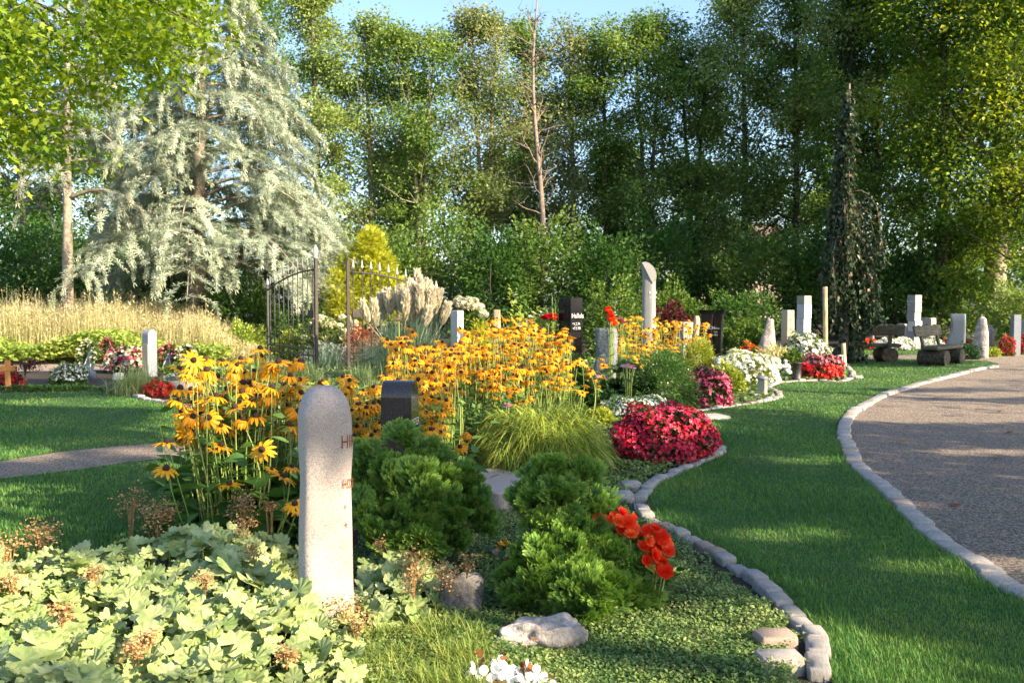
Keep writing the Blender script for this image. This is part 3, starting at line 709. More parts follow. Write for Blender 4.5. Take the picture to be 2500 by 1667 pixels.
# second, looser row that closes the gaps low down
for px, D, h, lab in ((150, 54, 12, 'dark low tree deep behind the grey cedar'), (450, 55, 12, 'dark low tree deep behind the big cedar'), (980, 55, 10, 'dark low tree deep behind the twin trunks'), (1240, 56, 10.5, 'dark low tree deep behind the bare trunk'),
                      (1500, 55, 10.5, 'dark low tree deep behind the tall pillar'), (1730, 56, 9.5, 'dark low tree deep beside the half hidden house'), (1990, 52, 14, 'dark low tree deep behind the weeping beech'), (2240, 50, 16, 'dark tree deep behind the log benches')):
    tree('tree', lab, (XW(px, D), D), h, 4.0, 1.2, M['cr_dark'], B_, 10000, ncl=60, ls=.30, tr=.18, group='trees deep in the wood')
# the dead tree
root = thing('dead_tree', 'tall dead tree with bare reddish trunk and no leaves', 'tree', (XW(1312, 41), 41, 0))
mb = MB(); h = 14.6; t = np.linspace(0, 1, 12); ax = np.stack([XW(1316, 41) + .25 * np.sin(t * 6) - .1 + .1 * t, 41 + .1 * np.cos(t * 7), t * h], 1); mb.tube(ax, .16 * (1 - .9 * t) + .012, n=8)
mb.build('trunk', M['bark_dead'], root); mb = MB()
for i in range(46):
    u = rng.uniform(.22, .95); p = np.array([np.interp(u, t, ax[:, c]) for c in range(3)])
    pts = limb(mb, p, rng.uniform(0, 6.28), rng.uniform(.1, 1.1), rng.uniform(.6, 2.0) * (1.15 - .6 * u), .035, bend=rng.uniform(-.3, .7), n=4, wob=.12)
    for j in range(3): limb(mb, pts[rng.integers(1, 5)], rng.uniform(0, 6.28), rng.uniform(-.2, 1), rng.uniform(.3, .8), .013, n=3, wob=.15)
mb.build('branches', M['bark_dead'], root)
# understorey shrubs, each its own
gU = 'shrubs under the tree belt'
def dome_leaves(mb, c, rx, ry, rz, n, ls, t=LEAF, lump=.22, lo=.5, zlo=-.15, v=None, m=None, tilt=.6, seed=0.0, sq=0.0, upb=.25):
    d = rdir(n, zlo, 1.0); 
    k = 1 + lump * (np.sin(d[:, 0] * 5.1 + seed) * np.sin(d[:, 1] * 4.7 + seed * 2) + .7 * np.sin(d[:, 2] * 6.3 + d[:, 0] * 7.7 + seed * 3))
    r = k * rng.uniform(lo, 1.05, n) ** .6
    if sq: d2 = np.sign(d) * np.abs(d) ** (1 - sq)
    else: d2 = d
    pos = np.asarray(c, float) + d2 * r[:, None] * [rx, ry, rz]
    pos[:, 2] = np.maximum(pos[:, 2], .01 + .02 * rng.random(n))
    N = nrm(d * [1 / rx, 1 / ry, 1 / rz])
    Y = nrm(N + rng.normal(0, tilt, (n, 3)) + [0, 0, upb])
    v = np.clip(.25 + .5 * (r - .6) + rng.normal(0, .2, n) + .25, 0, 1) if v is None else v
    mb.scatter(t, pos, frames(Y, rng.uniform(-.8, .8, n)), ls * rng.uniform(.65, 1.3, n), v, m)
    return pos, N
def shrub(name, label, px, D, wpx, top, leafm, n=5000, ls=.14, group=None, cat='shrub', base=YH, t=LEAF, lump=.25, deep=.8):
    x = XW(px, D); rx = wpx / F * D / 2; hz = P(px, top, D)[2]
    root = thing(name, label, cat, (x, D, 0), group)
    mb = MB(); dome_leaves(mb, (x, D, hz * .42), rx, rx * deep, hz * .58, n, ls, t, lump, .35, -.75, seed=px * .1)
    mb.build('foliage', leafm, root)
    mb = MB()
    for i in range(6): limb(mb, (x, D, 0), rng.uniform(0, 6.28), rng.uniform(.7, 1.4), hz * .75, .04, n=4)
    mb.build('stems', M['bark'], root)
    return root
for px, D, wp, top, mt, n, lab in ((40, 36, 300, 560, 'cr_dark', 7000, 'dark shrub behind the dry grass at the left end'), (250, 37, 230, 600, 'cr_mid', 5500, 'mid green shrub beside the pale cedar trunk'),
        (395, 33, 200, 620, 'cr_dark', 5500, 'dark shrub in the shade under the big cedar'), (590, 30, 230, 690, 'cr_dark', 6000, 'dark low shrub behind the dry grass near the gate'), (700, 34, 170, 610, 'cr_dark', 5500, 'dark shrub seen through the iron gate'),
        (960, 40, 210, 560, 'cr_mid', 6000, 'grey green shrub beside the yellow conifer'), (1085, 41, 230, 500, 'cr_mid', 6500, 'leafy tall shrub below the twin trunks'), (1210, 38, 200, 560, 'cr_dark', 6500, 'dark shrub behind the white hydrangea'),
        (1340, 39, 230, 540, 'cr_mid', 6500, 'shrub with yellow flecks below the dead tree'), (1480, 38, 210, 570, 'cr_dark', 6500, 'dark shrub behind the tall disc topped pillar'), (1610, 40, 240, 530, 'cr_dark', 7000, 'big dark shrub below the broad green tree'),
        (1690, 42, 210, 640, 'cr_dark', 5000, 'dark low shrub in front of the half hidden house'), (1860, 39, 260, 560, 'cr_mid', 7000, 'shrub with yellow lit leaves behind the white stone column'), (2020, 38, 230, 560, 'cr_dark', 6500, 'very dark shrub behind the weeping beech'),
        (2190, 37, 260, 590, 'cr_dark', 7000, 'dark shrub behind the stacked grey pillar'), (2330, 36, 260, 640, 'cr_mid', 6000, 'shrub with light edged leaves behind the benches'), (2490, 31, 170, 700, 'cr_light', 5500, 'sunlit green shrub beside the thick tree trunk'),
        (1640, 33, 190, 700, 'bush_green', 4500, 'dark green low bush behind the black tapered stele'), (1800, 33, 190, 715, 'cr_dark', 4500, 'bluish green juniper bush behind the pointed rock'), (1640, 30, 130, 745, 'purple_leaf', 2500, 'purple leaved bush behind the yellow flowers')):
    shrub('shrub', lab, px, D, wp, top, M[mt], n, .17 if D > 34 else .12, gU)

# ---- blue cedar
def cedar(label, base, h, L0, nb, leafm, bark, z0, tr, tilt=0.0, dens=1.0, ls=.15, lop=1.0):
    root = thing('cedar_tree', label, 'tree', (base[0], base[1], 0)); tb = MB(); t = np.linspace(0, 1, 9)
    ax = np.stack([base[0] + tilt * h * t ** 1.5, base[1] + 0 * t, t * h], 1); tb.tube(ax, tr * (1 - .93 * t) + .01, n=10)
    P_, Vv, D_ = [], [], []
    for i in range(nb):
        u = (i + rng.random()) / nb; z = z0 + (h - z0) * u; p = np.array([np.interp(z / h, t, ax[:, c]) for c in range(3)])
        L = L0 * ((1 - u) ** .85 * .92 + .10) * rng.uniform(.7, 1.12); az = i * 2.39996 + rng.normal(0, .3); L *= 1 - (1 - lop) * max(0, -math.cos(az))
        s = np.linspace(0, 1, 12); up = .16 * L * np.sin(s * 2.4) - .36 * L * s ** 2.4
        dirh = np.array([math.cos(az), math.sin(az)])
        br = np.stack([p[0] + dirh[0] * L * s, p[1] + dirh[1] * L * s, p[2] + up], 1)
        tb.tube(br, np.linspace(.05, .008, 12) * (.5 + L / L0), n=4)
        nt_ = int((9 + 9 * L) * dens)
        for j in range(nt_):
            sj = rng.uniform(.22, 1); q = np.array([np.interp(sj, s, br[:, c]) for c in range(3)])
            sd = 1 if j % 2 else -1; ta = az + sd * rng.uniform(.5, 1.25)
            tl = L * .36 * (1.05 - sj * .72) * rng.uniform(.6, 1.2) + .22
            m = max(4, int(tl / .095)); ss = np.linspace(.05, 1, m)
            drop = -.22 * tl * ss ** 1.6 - rng.uniform(.0, .4) * tl * ss ** 2
            tw = np.stack([q[0] + math.cos(ta) * tl * ss, q[1] + math.sin(ta) * tl * ss, q[2] + drop], 1)
            P_.append(tw); dd = np.gradient(tw, axis=0) if m > 1 else tw; D_.append(nrm(dd)); Vv.append(np.full(m, rng.random() * .5 + .35 * sj))
            if rng.random() < .6 * dens:                       # hanging curtain
                m2 = rng.integers(4, 9); hl = rng.uniform(.15, .55); s2 = np.linspace(.1, 1, m2)
                e = tw[-1]; P_.append(np.stack([e[0] + math.cos(ta) * .25 * hl * s2, e[1] + math.sin(ta) * .25 * hl * s2, e[2] - hl * s2], 1)); D_.append(np.tile([[math.cos(ta) * .3, math.sin(ta) * .3, -1.0]], (m2, 1))); Vv.append(np.full(m2, rng.random() * .6 + .3))
    tb.build('trunk', bark, root)
    Pp = np.concatenate(P_); Dd = np.concatenate(D_); v = np.clip(np.concatenate(Vv) + rng.normal(0, .12, len(Pp)), 0, 1)
    cb = MB(); N = len(Pp)
    fr = frames(Dd, rng.uniform(-.5, .5, N))
    fr = np.stack([fr[:, 0], fr[:, 1], fr[:, 2]], 1)
    cb.scatter(TUFT, Pp + rng.normal(0, .02, (N, 3)), fr, ls * rng.uniform(.7, 1.3, N), v)
    cb.build('crown', leafm, root)
    return root
cedar('big pale blue cedar with drooping layered branches beside the gate', (XW(480, 30), 30), 13.4, 5.9, 84, M['cedar'], BP, 2.3, .30, tilt=.04, dens=.95, lop=.66)
cedar('slimmer grey cedar with a bare pale lower trunk', (XW(166, 27), 27), 11.2, 2.4, 20, M['cedar_grey'], BP, 4.2, .17, tilt=.02, dens=.7)

# ---- maple with its branches hanging into the frame
root = thing('maple_tree', 'maple with bright green sunlit branches hanging into the upper corner', 'tree', (-9.6, 12.5, 0)); tb, cb = MB(), MB()
t = np.linspace(0, 1, 7); ax = np.stack([-9.6 + .3 * t, 12.5 - .2 * t, 10 * t], 1); tb.tube(ax, .26 * (1 - .8 * t), n=10)
tg = []
for (x0, y0, x1, y1, n) in ((-150, -60, 170, 200, 16), (-150, 200, 140, 395, 17), (180, -60, 420, 110, 15), (330, -60, 490, 70, 8), (270, 100, 390, 190, 6), (180, 90, 260, 230, 4), (-900, -500, 300, -80, 40)):
    for i in range(n):
        px, py = rng.uniform(x0, x1), rng.uniform(y0, y1); D = rng.uniform(11, 13.5); tg.append(P(px, py, D))
for i, q in enumerate(tg):
    if i % 3 == 0:
        p0 = np.array([np.interp(min(.95, max(.25, (q[2] + .8) / 10)), t, ax[:, c]) for c in range(3)]); s = np.linspace(0, 1, 6)[:, None]
        tb.tube(p0 + (q - p0) * s + np.array([0, 0, 1]) * .8 * np.sin(s * math.pi), np.linspace(.06, .008, 6), n=5)
    N = 115; pos = q + rng.normal(0, 1, (N, 3)) * [.30, .34, .20]
    Y = nrm(rdir(N, -.9, .1) + [0, 0, -.3])
    cb.scatter(MAPLE, pos, frames(Y, rng.uniform(-.7, .7, N)), rng.uniform(.07, .14, N), np.clip(rng.random() * .5 + rng.random(N) * .5, 0, 1))
tb.build('trunk', B_, root); cb.build('crown', M['cr_maple'], root)

# ---- ivy clad tree behind the beech
D = 40; root = tree('ivy_tree', 'tree with an ivy clad upper trunk right above the weeping beech', (XW(2066, D), D), 17.5, 2.6, 9, M['cr_light'], B_, 14000, ncl=90, ls=.17, tr=.24, group=gB)
mb = MB(); n = 6000; z = rng.uniform(1, 15.5, n); a = rng.uniform(0, 6.283, n); r = (.42 + .16 * np.sin(z * 2.1) + .1 * np.sin(z * 5 + a * 2)) * rng.uniform(.6, 1.1, n)
mb.scatter(LEAF, np.stack([XW(2066, D) + r * np.cos(a), D + r * np.sin(a), z], 1), frames(nrm(np.stack([np.cos(a), np.sin(a), -.7 + 0 * a], 1) + rng.normal(0, .4, (n, 3)))), rng.uniform(.10, .2, n)); mb.build('ivy', M['cr_dark'], root)

# ---- weeping beech
D = 23.1; bx = XW(2062, D); root = thing('weeping_beech', 'narrow weeping beech with dark hanging leaves on the lawn', 'tree', (bx, D, 0)); tb, cb = MB(), MB()
zt = P(0, 205, D)[2]; t = np.linspace(0, 1, 10); ax = np.stack([bx + .05 * np.sin(t * 7) + XW(2065, D) * 0, D + 0 * t, t * zt], 1); tb.tube(ax, .065 * (1 - .85 * t) + .01, n=8)
lobes_ = [(rng.uniform(0, 6.283), rng.uniform(.45, 1.15)) for _ in range(9)]
for i in range(230):
    z = zt * (1 - rng.random() ** .9 * .72); w_ = .07 + .22 * np.clip((zt - z) / 2.2, 0, 1) + (.5 if z < 4.2 else 0) * rng.random() ** 1.5
    la, lw = lobes_[(i * 7 + int(z * 1.7)) % 9]; az = la + rng.normal(0, .45) + z * .6; out = w_ * lw * rng.uniform(.3, 1.0); hl = rng.uniform(.6, 2.4) * (1 if z < 7.3 else .7)
    s = np.linspace(0, 1, 9); r_ = out * np.minimum(1, s * 2.6) ** .6 + .10 * s
    zz = z + .35 * out * np.sin(np.minimum(1, s * 2.2) * math.pi) - hl * s ** 1.3; zz = np.maximum(zz, 1.15 if out > .42 else .18)
    x0 = np.interp(z, ax[:, 2], ax[:, 0]); st = np.stack([x0 + math.cos(az) * r_ + .22 * s * (z < 4.5), D + math.sin(az) * r_, zz], 1)
    tb.tube(st, np.linspace(.011, .003, 9), n=4)
    N = int(hl * 48); u = rng.uniform(.15, 1, N); pos = np.stack([np.interp(u, s, st[:, c]) for c in range(3)], 1) + rng.normal(0, .05, (N, 3))
    cb.scatter(LEAF, pos, frames(nrm(rdir(N, -1, 0) + [0, 0, -.6]), rng.uniform(-1, 1, N)), rng.uniform(.08, .16, N), np.clip(rng.normal(.42, .2, N) + (.16 if 3 < z < 7 else 0), 0, 1))  # mid-height leaves lifted towards brown, a sunlit tone put into their colour
tb.build('trunk', M['bark_dead'], root); cb.build('crown', M['cr_beech'], root)
# stakes beside it
for px, pb, pt, lab, r_ in ((2016, 894, 700, 'tall round wooden stake tied to the weeping beech', .055), (2062, 899, 838, 'short slanting wooden stake at the foot of the weeping beech', .05)):
    q = G(px, pb); top = P(px - (2 if pt == 700 else 3), pt, q[1]); mb = MB(); s = np.linspace(0, 1, 4)[:, None]; mb.tube(q * (1 - s) + top * s, r_, n=10); tag(mb.build('stake', M['wood_post'], loc=q), lab, 'stake')

# ---- unseen trees on the sun's side, crowns culled to lay out sun patches and shade
LIT = [(-1000, 965, 950, 45), (380, 1560, 1000, 190), (1300, 1640, 620, 150), (1640, 1620, 420, 130), (2110, 1660, 210, 110), (1010, 1450, 90, 34), (1440, 1115, 80, 16), (1345, 1376, 70, 16), (1075, 1372, 30, 14), (710, 1322, 50, 20), (1500, 1400, 90, 30), (300, 1290, 90, 28), (90, 1204, 110, 14), (40, 1112, 75, 18),
       (400, 1045, 95, 9), (270, 985, 270, 12), (800, 1030, 420, 85), (1130, 1110, 230, 45), (380, 1106, 80, 10), (1880, 1305, 120, 16), (2250, 1385, 150, 18), (1950, 1125, 80, 9), (2440, 1380, 120, 30),
       (2320, 1006, 340, 28), (1900, 975, 300, 26), (2000, 938, 400, 14), (1000, 1150, 200, 35), (2350, 965, 260, 8), (1650, 1030, 90, 30), (1560, 1090, 60, 25), (1230, 1010, 320, 60), (1800, 920, 500, 22), (1300, 930, 600, 40), (2250, 1235, 110, 6), (2400, 1105, 120, 7), (1500, 1270, 90, 25), (-500, 1500, 700, 230), (-60, 1255, 250, 62), (620, 925, 330, 32), (560, 1135, 150, 22)]
DARK = [(140, 1378, 210, 44), (2150, 882, 230, 16)]
def shade_keep(pos):
    g = pos - SV[None] * (pos[:, 2:3] / SV[2]); g = g + rng.normal(0, .03, g.shape)
    px, py = to_px(np.c_[g[:, :2], np.zeros(len(g))]); ok = (g[:, 1] > 1.0)
    lit = (py < 925) & (g[:, 1] > 1.0)
    for cx, cy, rx, ry in DARK: ok &= ~(((px - cx) / rx) ** 2 + ((py - cy) / ry) ** 2 < 1)
    for cx, cy, rx, ry in LIT:
        rx = rx + .16 * (cy - YH) / H; ry = ry + .05 * (cy - YH) ** 2 / (F * H)
        lit |= ok & (((px - cx) / rx) ** 2 + ((py - cy) / ry) ** 2 < 1)
    return ~(lit & ok & (rng.random(len(pos)) < .97))
for (x, y, h, lab) in ((14.0, -9.5, 16, 'unseen tree shaped for its shade, nearest behind the camera side'), (14.6, -5, 17, 'unseen tree shaped for its shade at the path corner'), (14.2, -.5, 17, 'unseen tree shaped for its shade opposite the shaded lawn'), (15.2, 4, 16, 'unseen tree shaped for its shade opposite the white flowers'), (16.6, 8.6, 13, 'unseen tree shaped for its shade opposite the tan lantern'), (18.5, 16.5, 13, 'unseen tree shaped for its shade opposite the benches')):
    tree('shade_tree', lab, (x, y), h, 3.6, 2.2, M['cr_mid'], B_, 56000, ncl=280, ls=.16, tr=.18, group='unseen trees shaped for their shade', keep=shade_keep, rc=.95, flat=1.0, prof=.6)

# ---- house half hidden behind the trees
D = 62; root = thing('house', 'pale house half hidden behind the trees', 'house', (XW(1770, D), D, 0)); c = root.location
mb = MB(); mb.box((c[0], D, 2.6), (6, 5, 5.2)); mb.build('wall', M['plaster'], root)
mb = MB(); V = np.array([(-3.4, -2.9, 5.2), (3.4, -2.9, 5.2), (3.4, 2.9, 5.2), (-3.4, 2.9, 5.2), (-3.4, 0, 6.6), (3.4, 0, 6.6)]) + [c[0], D, 0]; mb.faces(V, [(0, 1, 5, 4), (2, 3, 4, 5), (0, 4, 3), (1, 2, 5), (3, 2, 1, 0)], smooth=False); mb.build('roof', M['roof'], root)
for k in (-1.5, 1.2):
    mb = MB(); mb.box((c[0] + k, D - 2.52, 3.9), (1.0, .08, 1.2)); mb.build('window', M['glass'], root)
# ================================================================== GRAVE STONES, GATE, BENCHES AND SMALL THINGS
def face_dirs(r): return np.array([math.cos(r), math.sin(r), 0]), np.array([math.sin(r), -math.cos(r), 0])
def blk_geo(xl, xe, xr, base, theta, D=None):
    q = G((xl + xr) / 2, base) if D is None else np.array([XW((xl + xr) / 2, D), D, 0])
    th = R(theta); W = (xe - xl) / F * q[1] / math.cos(th); Dp = (xr - xe) / F * q[1] / math.sin(th)
    return q, W, Dp, -th - math.atan2(q[0], q[1])
def arch(mb, W, Dp, h, c, rot, n=14):
    r = Dp / 2; pr = [(-r, 0)] + [(-r * math.cos(a), h - r + r * math.sin(a)) for a in np.linspace(0, math.pi, n)] + [(r, 0)]
    k = len(pr); V = np.array([(-W / 2, y, z) for y, z in pr] + [(W / 2, y, z) for y, z in pr])
    fs = [(i, i + 1, i + 1 + k, i + k) for i in range(k - 1)]; fs = [f[::-1] for f in fs]
    cs, sn = math.cos(rot), math.sin(rot); V = V @ np.array([[cs, sn, 0], [-sn, cs, 0], [0, 0, 1]]) + np.asarray(c, float)
    mb.faces(V, fs, smooth=False); mb.faces(V, [tuple(range(k)), tuple(range(2 * k - 1, k - 1, -1))], smooth=False)

# the pale granite stele in front
q = G(797, 1550); topz = P(797, 940, q[1])[2]; RA = R(24)
root = thing('grave_stele', 'tall pale granite stele with a rounded top standing among big leaves in front', 'gravestone', q)
mb = MB(); W0, D0 = .238, .185
secs = [(-.02, W0 * 1.06, D0 * 1.02), (.25, W0 * 1.03, D0 * 1.02), (.5, W0 * .99, D0), (.75, W0 * .985, D0, .002, 0), (.9, W0 * 1.0, D0, .0, 0), (topz - .17, W0 * .99, D0 * .99)]
for a in np.linspace(.1, 1, 9): secs.append((topz - .17 + .17 * math.sin(a * math.pi / 2), W0 * .99 * max(.03, math.cos(a * math.pi / 2) ** .72), D0 * max(.03, math.cos(a * math.pi / 2) ** .6), 0, 0, 4.2 - 1.8 * a))
mb.loft(secs, n=64, p=4.2, loc=q, rot=RA, nz=.012, ns=3.2, seed=2)
mb.build('body', M['granite'], root)
def wrap_text(lines):                                       # letters cut into the rounded right-hand corner
    a = np.linspace(-math.pi / 2, math.pi / 2, 400); c, s_ = np.cos(a), np.sin(a)
    x = np.sign(c) * np.abs(c) ** (2 / 4.2) * W0 / 2 * 1.0; y = np.sign(s_) * np.abs(s_) ** (2 / 4.2) * D0 / 2
    sarc = np.concatenate([[0], np.cumsum(np.hypot(np.diff(x), np.diff(y)))]); mb = MB()
    for t, sz, s0, z in lines:
        V, fs = text_mb(t, sz); u = V[:, 0] * .62 + s0
        X = np.interp(u, sarc, x) * 1.012 + .003; Y = np.interp(u, sarc, y) * 1.012 - .002
        V2 = np.stack([X * math.cos(RA) - Y * math.sin(RA), X * math.sin(RA) + Y * math.cos(RA), V[:, 1] + z], 1) + [q[0], q[1], 0]
        mb.faces(V2, fs, smooth=False)
    return mb.build('inscription', M['ochre'], root)
wrap_text([('HIRT', .088, .050, .905), ('HOLT', .066, .058, .715), ('*', .06, .064, .60), ('+', .055, .064, .525)])

# the dark polished stone behind the dwarf conifer
q, W, Dp, r = blk_geo(930, 1003, 1021, 1180, 14, D=6.5); h = P(970, 928, q[1])[2]
root = thing('grave_stele', 'dark polished granite stele with an arched top behind the dwarf conifer', 'gravestone', q)
mb = MB(); arch(mb, W, Dp * 1.05, h, q, r, 24); mb.build('body', M['polished'], root)
xd, nn = face_dirs(r); inscribe(root, [('PETER', .075, -Dp * .42, h * .70), ('H', .07, -Dp * .3, h * .56)], q + xd * (W / 2 + .002), -nn, M['ink_white'])

# black two-part stele
q, W, Dp, r = blk_geo(1355, 1389, 1421, 945, 42); h1, h2 = P(1388, 808, q[1])[2], P(1388, 727, q[1])[2]
root = thing('grave_stele', 'tall black stele of two stacked blocks behind yellow flowers', 'gravestone', q); xd, nn = face_dirs(r)
mb = MB(); mb.box(q + [0, 0, h1 / 2], (W, Dp, h1), r, bev=.004); mb.build('lower_block', M['black_stone'], root)
o = (xd * .09) * 0 + xd * W * .14 - nn * 0
mb = MB(); mb.box(q + o + [0, 0, (h1 + h2) / 2 + .001], (W * .86, Dp * .9, h2 - h1), r, bev=.004); mb.build('upper_block', M['black_stone'], root)
inscribe(root, [('Haßels', .12, -Dp * .40, h1 + .24), ('*1.2.34', .07, -Dp * .32, h1 + .11), ('+7.5.98', .07, -Dp * .32, h1 + .03)], q + o + xd * (W * .43 + .003), -nn, M['ink_white'])

def rough(name, label, px, base, top, wpx, dpr, mat, shape, rot, nz=.05, seed=1, p=5, ns=3.0, D=None, n=36):
    q = G(px, base) if D is None else np.array([XW(px, D), D, 0]); h = P(px, top, q[1])[2]; W = wpx / F * q[1]
    root = thing(name, label, 'gravestone', q); mb = MB()
    mb.loft([(z * h - (.03 if z == 0 else 0), W * a, W * dpr * b, W * ox, 0) for z, a, b, ox in shape], n=n, p=p, loc=q, rot=rot, nz=nz, ns=ns, seed=seed, smooth=True)
    mb.build('body', M[mat], root); return root, q, W, h
lin = lambda *k: [(z, a, b, o) for z, a, b, o in k]
col = [(z, 1, 1, 0) for z in np.linspace(0, 1, 9)] + [(1.003, .8, .8, 0)]
rough('grave_stele', 'rough blue grey boulder stele with a smooth lit edge beside the black stele', 1480, 950, 801, 50, .62, 'rough_blue', [(0, 1.1, 1.2, -.05), (.2, 1.1, 1.1, -.03), (.4, 1.12, 1, 0), (.6, 1.04, 1, .03), (.8, .98, 1, .02), (.95, .98, .95, 0), (1.0, .9, .8, 0)], R(-30), .05, 4)
# grey stele half hidden behind the green shrub
q, W, Dp, r = blk_geo(1480, 1498, 1508, 850, 40, D=27); h = P(1493, 735, 27)[2]
root = thing('grave_stele', 'smooth blue grey stele half hidden behind leaves and the red flower spike', 'gravestone', q); mb = MB(); mb.box(q + [0, 0, h / 2], (W, Dp, h), r, bev=.01); mb.build('body', M['blue_stone'], root)
# tall grey pillar with disc
q = G(1583, 900); h = P(1583, 672, q[1])[2]; ht = P(1583, 642, q[1])[2]; W = 33 / F * q[1]
root = thing('grave_pillar', 'tallest grey pillar with a slanting disc on its top', 'gravestone', q); mb = MB()
mb.loft([(0, W * 1.05, W), (h * .5, W, W * .95), (h - .04, W * .95, W * .9)], n=40, p=3.2, loc=q, rot=-.3, smooth=False)
mb.loft([(h - .04, W * .95, W * .9), (h + .10, W * .86, W * .84, -.03, 0), (ht - .02, W * .55, W * .78, -.10, 0), (ht, W * .4, W * .7, -.13, 0)], n=40, p=3.2, loc=q, rot=-.3, smooth=False)
mb.build('shaft', M['grey_stone'], root)
mb = MB(); e0, e1 = P(1567, 641, q[1] - .14), P(1593, 692, q[1] - .14); mid = (e0 + e1) / 2; ue = (e1 - e0) / 2; bul = np.array([.89, 0, .45]) * .19; th_ = np.linspace(0, math.pi, 22)
prof = np.array([mid + ue * -math.cos(t_) + bul * math.sin(t_) for t_ in th_]); k = len(prof); V = np.concatenate([prof + [0, -.03, 0], prof + [0, .05, -.01]])
mb.faces(V, [(i, (i + 1) % k, k + (i + 1) % k, k + i) for i in range(k)] + [tuple(range(k))[::-1], tuple(range(k, 2 * k))], smooth=False); mb.build('disc', M['grey_stone'], root)
inscribe(root, [('RUHE', .07, -.02, 1.72), ('SANFT', .06, -.02, 1.62), ('1999', .05, -.02, 1.54)], q + [0.01, -W * .49, 0], (.98, .18, 0), M['ink_white'])
# grey stele with driftwood post
q, W, Dp, r = blk_geo(1650, 1668, 1692, 892, 52); h = P(1670, 786, q[1])[2]
root = thing('grave_stele', 'squat grey stele with one lit face beside the driftwood post', 'gravestone', q); mb = MB(); mb.box(q + [0, 0, h / 2], (W, Dp, h), r, bev=.012); mb.build('body', M['grey_stone'], root)
q = G(1697, 897); h = P(1697, 771, q[1])[2]; mb = MB()
for k in range(4):
    s = np.linspace(0, 1, 12); a = k * 1.6; mb.tube(np.stack([q[0] + .035 * np.cos(a + s * 5) + .02 * np.sin(s * 9), q[1] + .035 * np.sin(a + s * 5), s * h * (1 - .03 * k)], 1), .045 * (1 + .25 * np.sin(s * 8 + k)), n=8)
tag(mb.build('driftwood_post', M['drift'], loc=q), 'twisted brown driftwood post next to the squat grey stele', 'wooden post')
# pair of black slabs with flared tops
D = 21.5
for px, wp, lab, nm in ((1727, 27, 'black tapered slab with flared top bearing pale letters', 'KOCH'), (1753, 24, 'black tapered slab with flared top right of the lettered one', None)):
    q = np.array([XW(px, D), D, 0]); h = P(px, 757, D)[2]; W = wp / F * D
    root = thing('grave_slab', lab, 'gravestone', q); mb = MB()
    rt = -.25 - math.atan2(q[0], D)
    mb.loft([(0, W * .8, .17), (h * .5, W * .88, .16), (h * .82, W * .97, .15), (h * .93, W * 1.1, .15), (h * .975, W * 1.5, .17), (h, W * 1.6, .19)], n=40, p=9, loc=q, rot=rt, smooth=False); mb.build('body', M['black_stone'], root)
    xd, nn = face_dirs(rt); 
    inscribe(root, [(nm or 'ANNA', .10 if nm else .05, -W * .36, h * .68)] + ([] if nm else [('1931', .05, -W * .36, h * .62), ('2004', .05, -W * .36, h * .57)]), q + nn * .088, xd, M['ink_white'])
# pointed rock
rough('grave_rock', 'pointed weathered rock stele with a pale worn patch behind white flowers', 1872, 893, 778, 44, .7, 'rock', [(0, 1.0, 1.1, 0), (.15, 1.02, 1.1, 0), (.35, .92, 1, 0), (.55, .78, .95, .02), (.75, .62, .8, .07), (.88, .50, .65, .12), (.97, .38, .5, .16), (1.0, .2, .3, .17)], R(-20), .07, 8, p=3)
# tan pillar, chamfered
q, W, Dp, r = blk_geo(1905, 1921, 1939, 892, 46); h = P(1922, 757, q[1])[2]
root = thing('grave_pillar', 'tan square pillar with bevelled edges and small dark sign', 'gravestone', q); mb = MB(); mb.loft([(0, W * 1.05, Dp * 1.05), (h - .02, W * .96, Dp * .96), (h, W * .88, Dp * .88)], n=40, p=9, loc=q, rot=r, smooth=False); mb.build('body', M['tan_stone'], root)
xd, nn = face_dirs(r); inscribe(root, [('T', .12, -.06, h - .30)], q + xd * (W / 2 * .985 + .003), -nn, M['ink_dark'])
def stacked(label, xl, xe, xr, top, base, cuts, mats, theta, offs, D=None, txt=None):
    q, W, Dp, r = blk_geo(xl, xe, xr, base, theta, D); h = P(xl, top, q[1])[2]; xd, nn = face_dirs(r)
    root = thing('grave_pillar', label, 'gravestone', q); z0 = 0
    for c, mt, of in zip(cuts, mats, offs):
        mb = MB(); mb.box(q + xd * of[0] - nn * of[1] + [0, 0, (z0 + c * h) / 2], (W, Dp, c * h - z0 - .002), r, bev=.008); mb.build('block', M[mt], root); z0 = c * h
    if txt: inscribe(root, [(t, s_, -W * .42, h * z) for t, s_, z in txt], q + nn * (Dp / 2 + .03), xd, M['ink_white'])
stacked('white stone pillar of stacked blocks shaded by the weeping beech', 1944, 1962, 1979, 722, 868, [.22, .38, .62, .86, 1], ['white_stone'] * 4 + ['tan_stone'], 44, [(0, 0), (.02, .01), (-.01, 0), (.015, -.01), (0, 0)])
stacked('tall grey pillar of offset stacked blocks with lit side behind the bench', 2213, 2231, 2246, 720, 852, [.33, .52, .68, .86, 1], ['grey_stone', 'white_stone', 'grey_stone', 'grey_stone', 'grey_stone'], 42, [(0, 0), (.03, .02), (0, 0), (.02, 0), (.0, .02)], txt=[('RUTH', .09, .86), ('1940', .07, .81)])
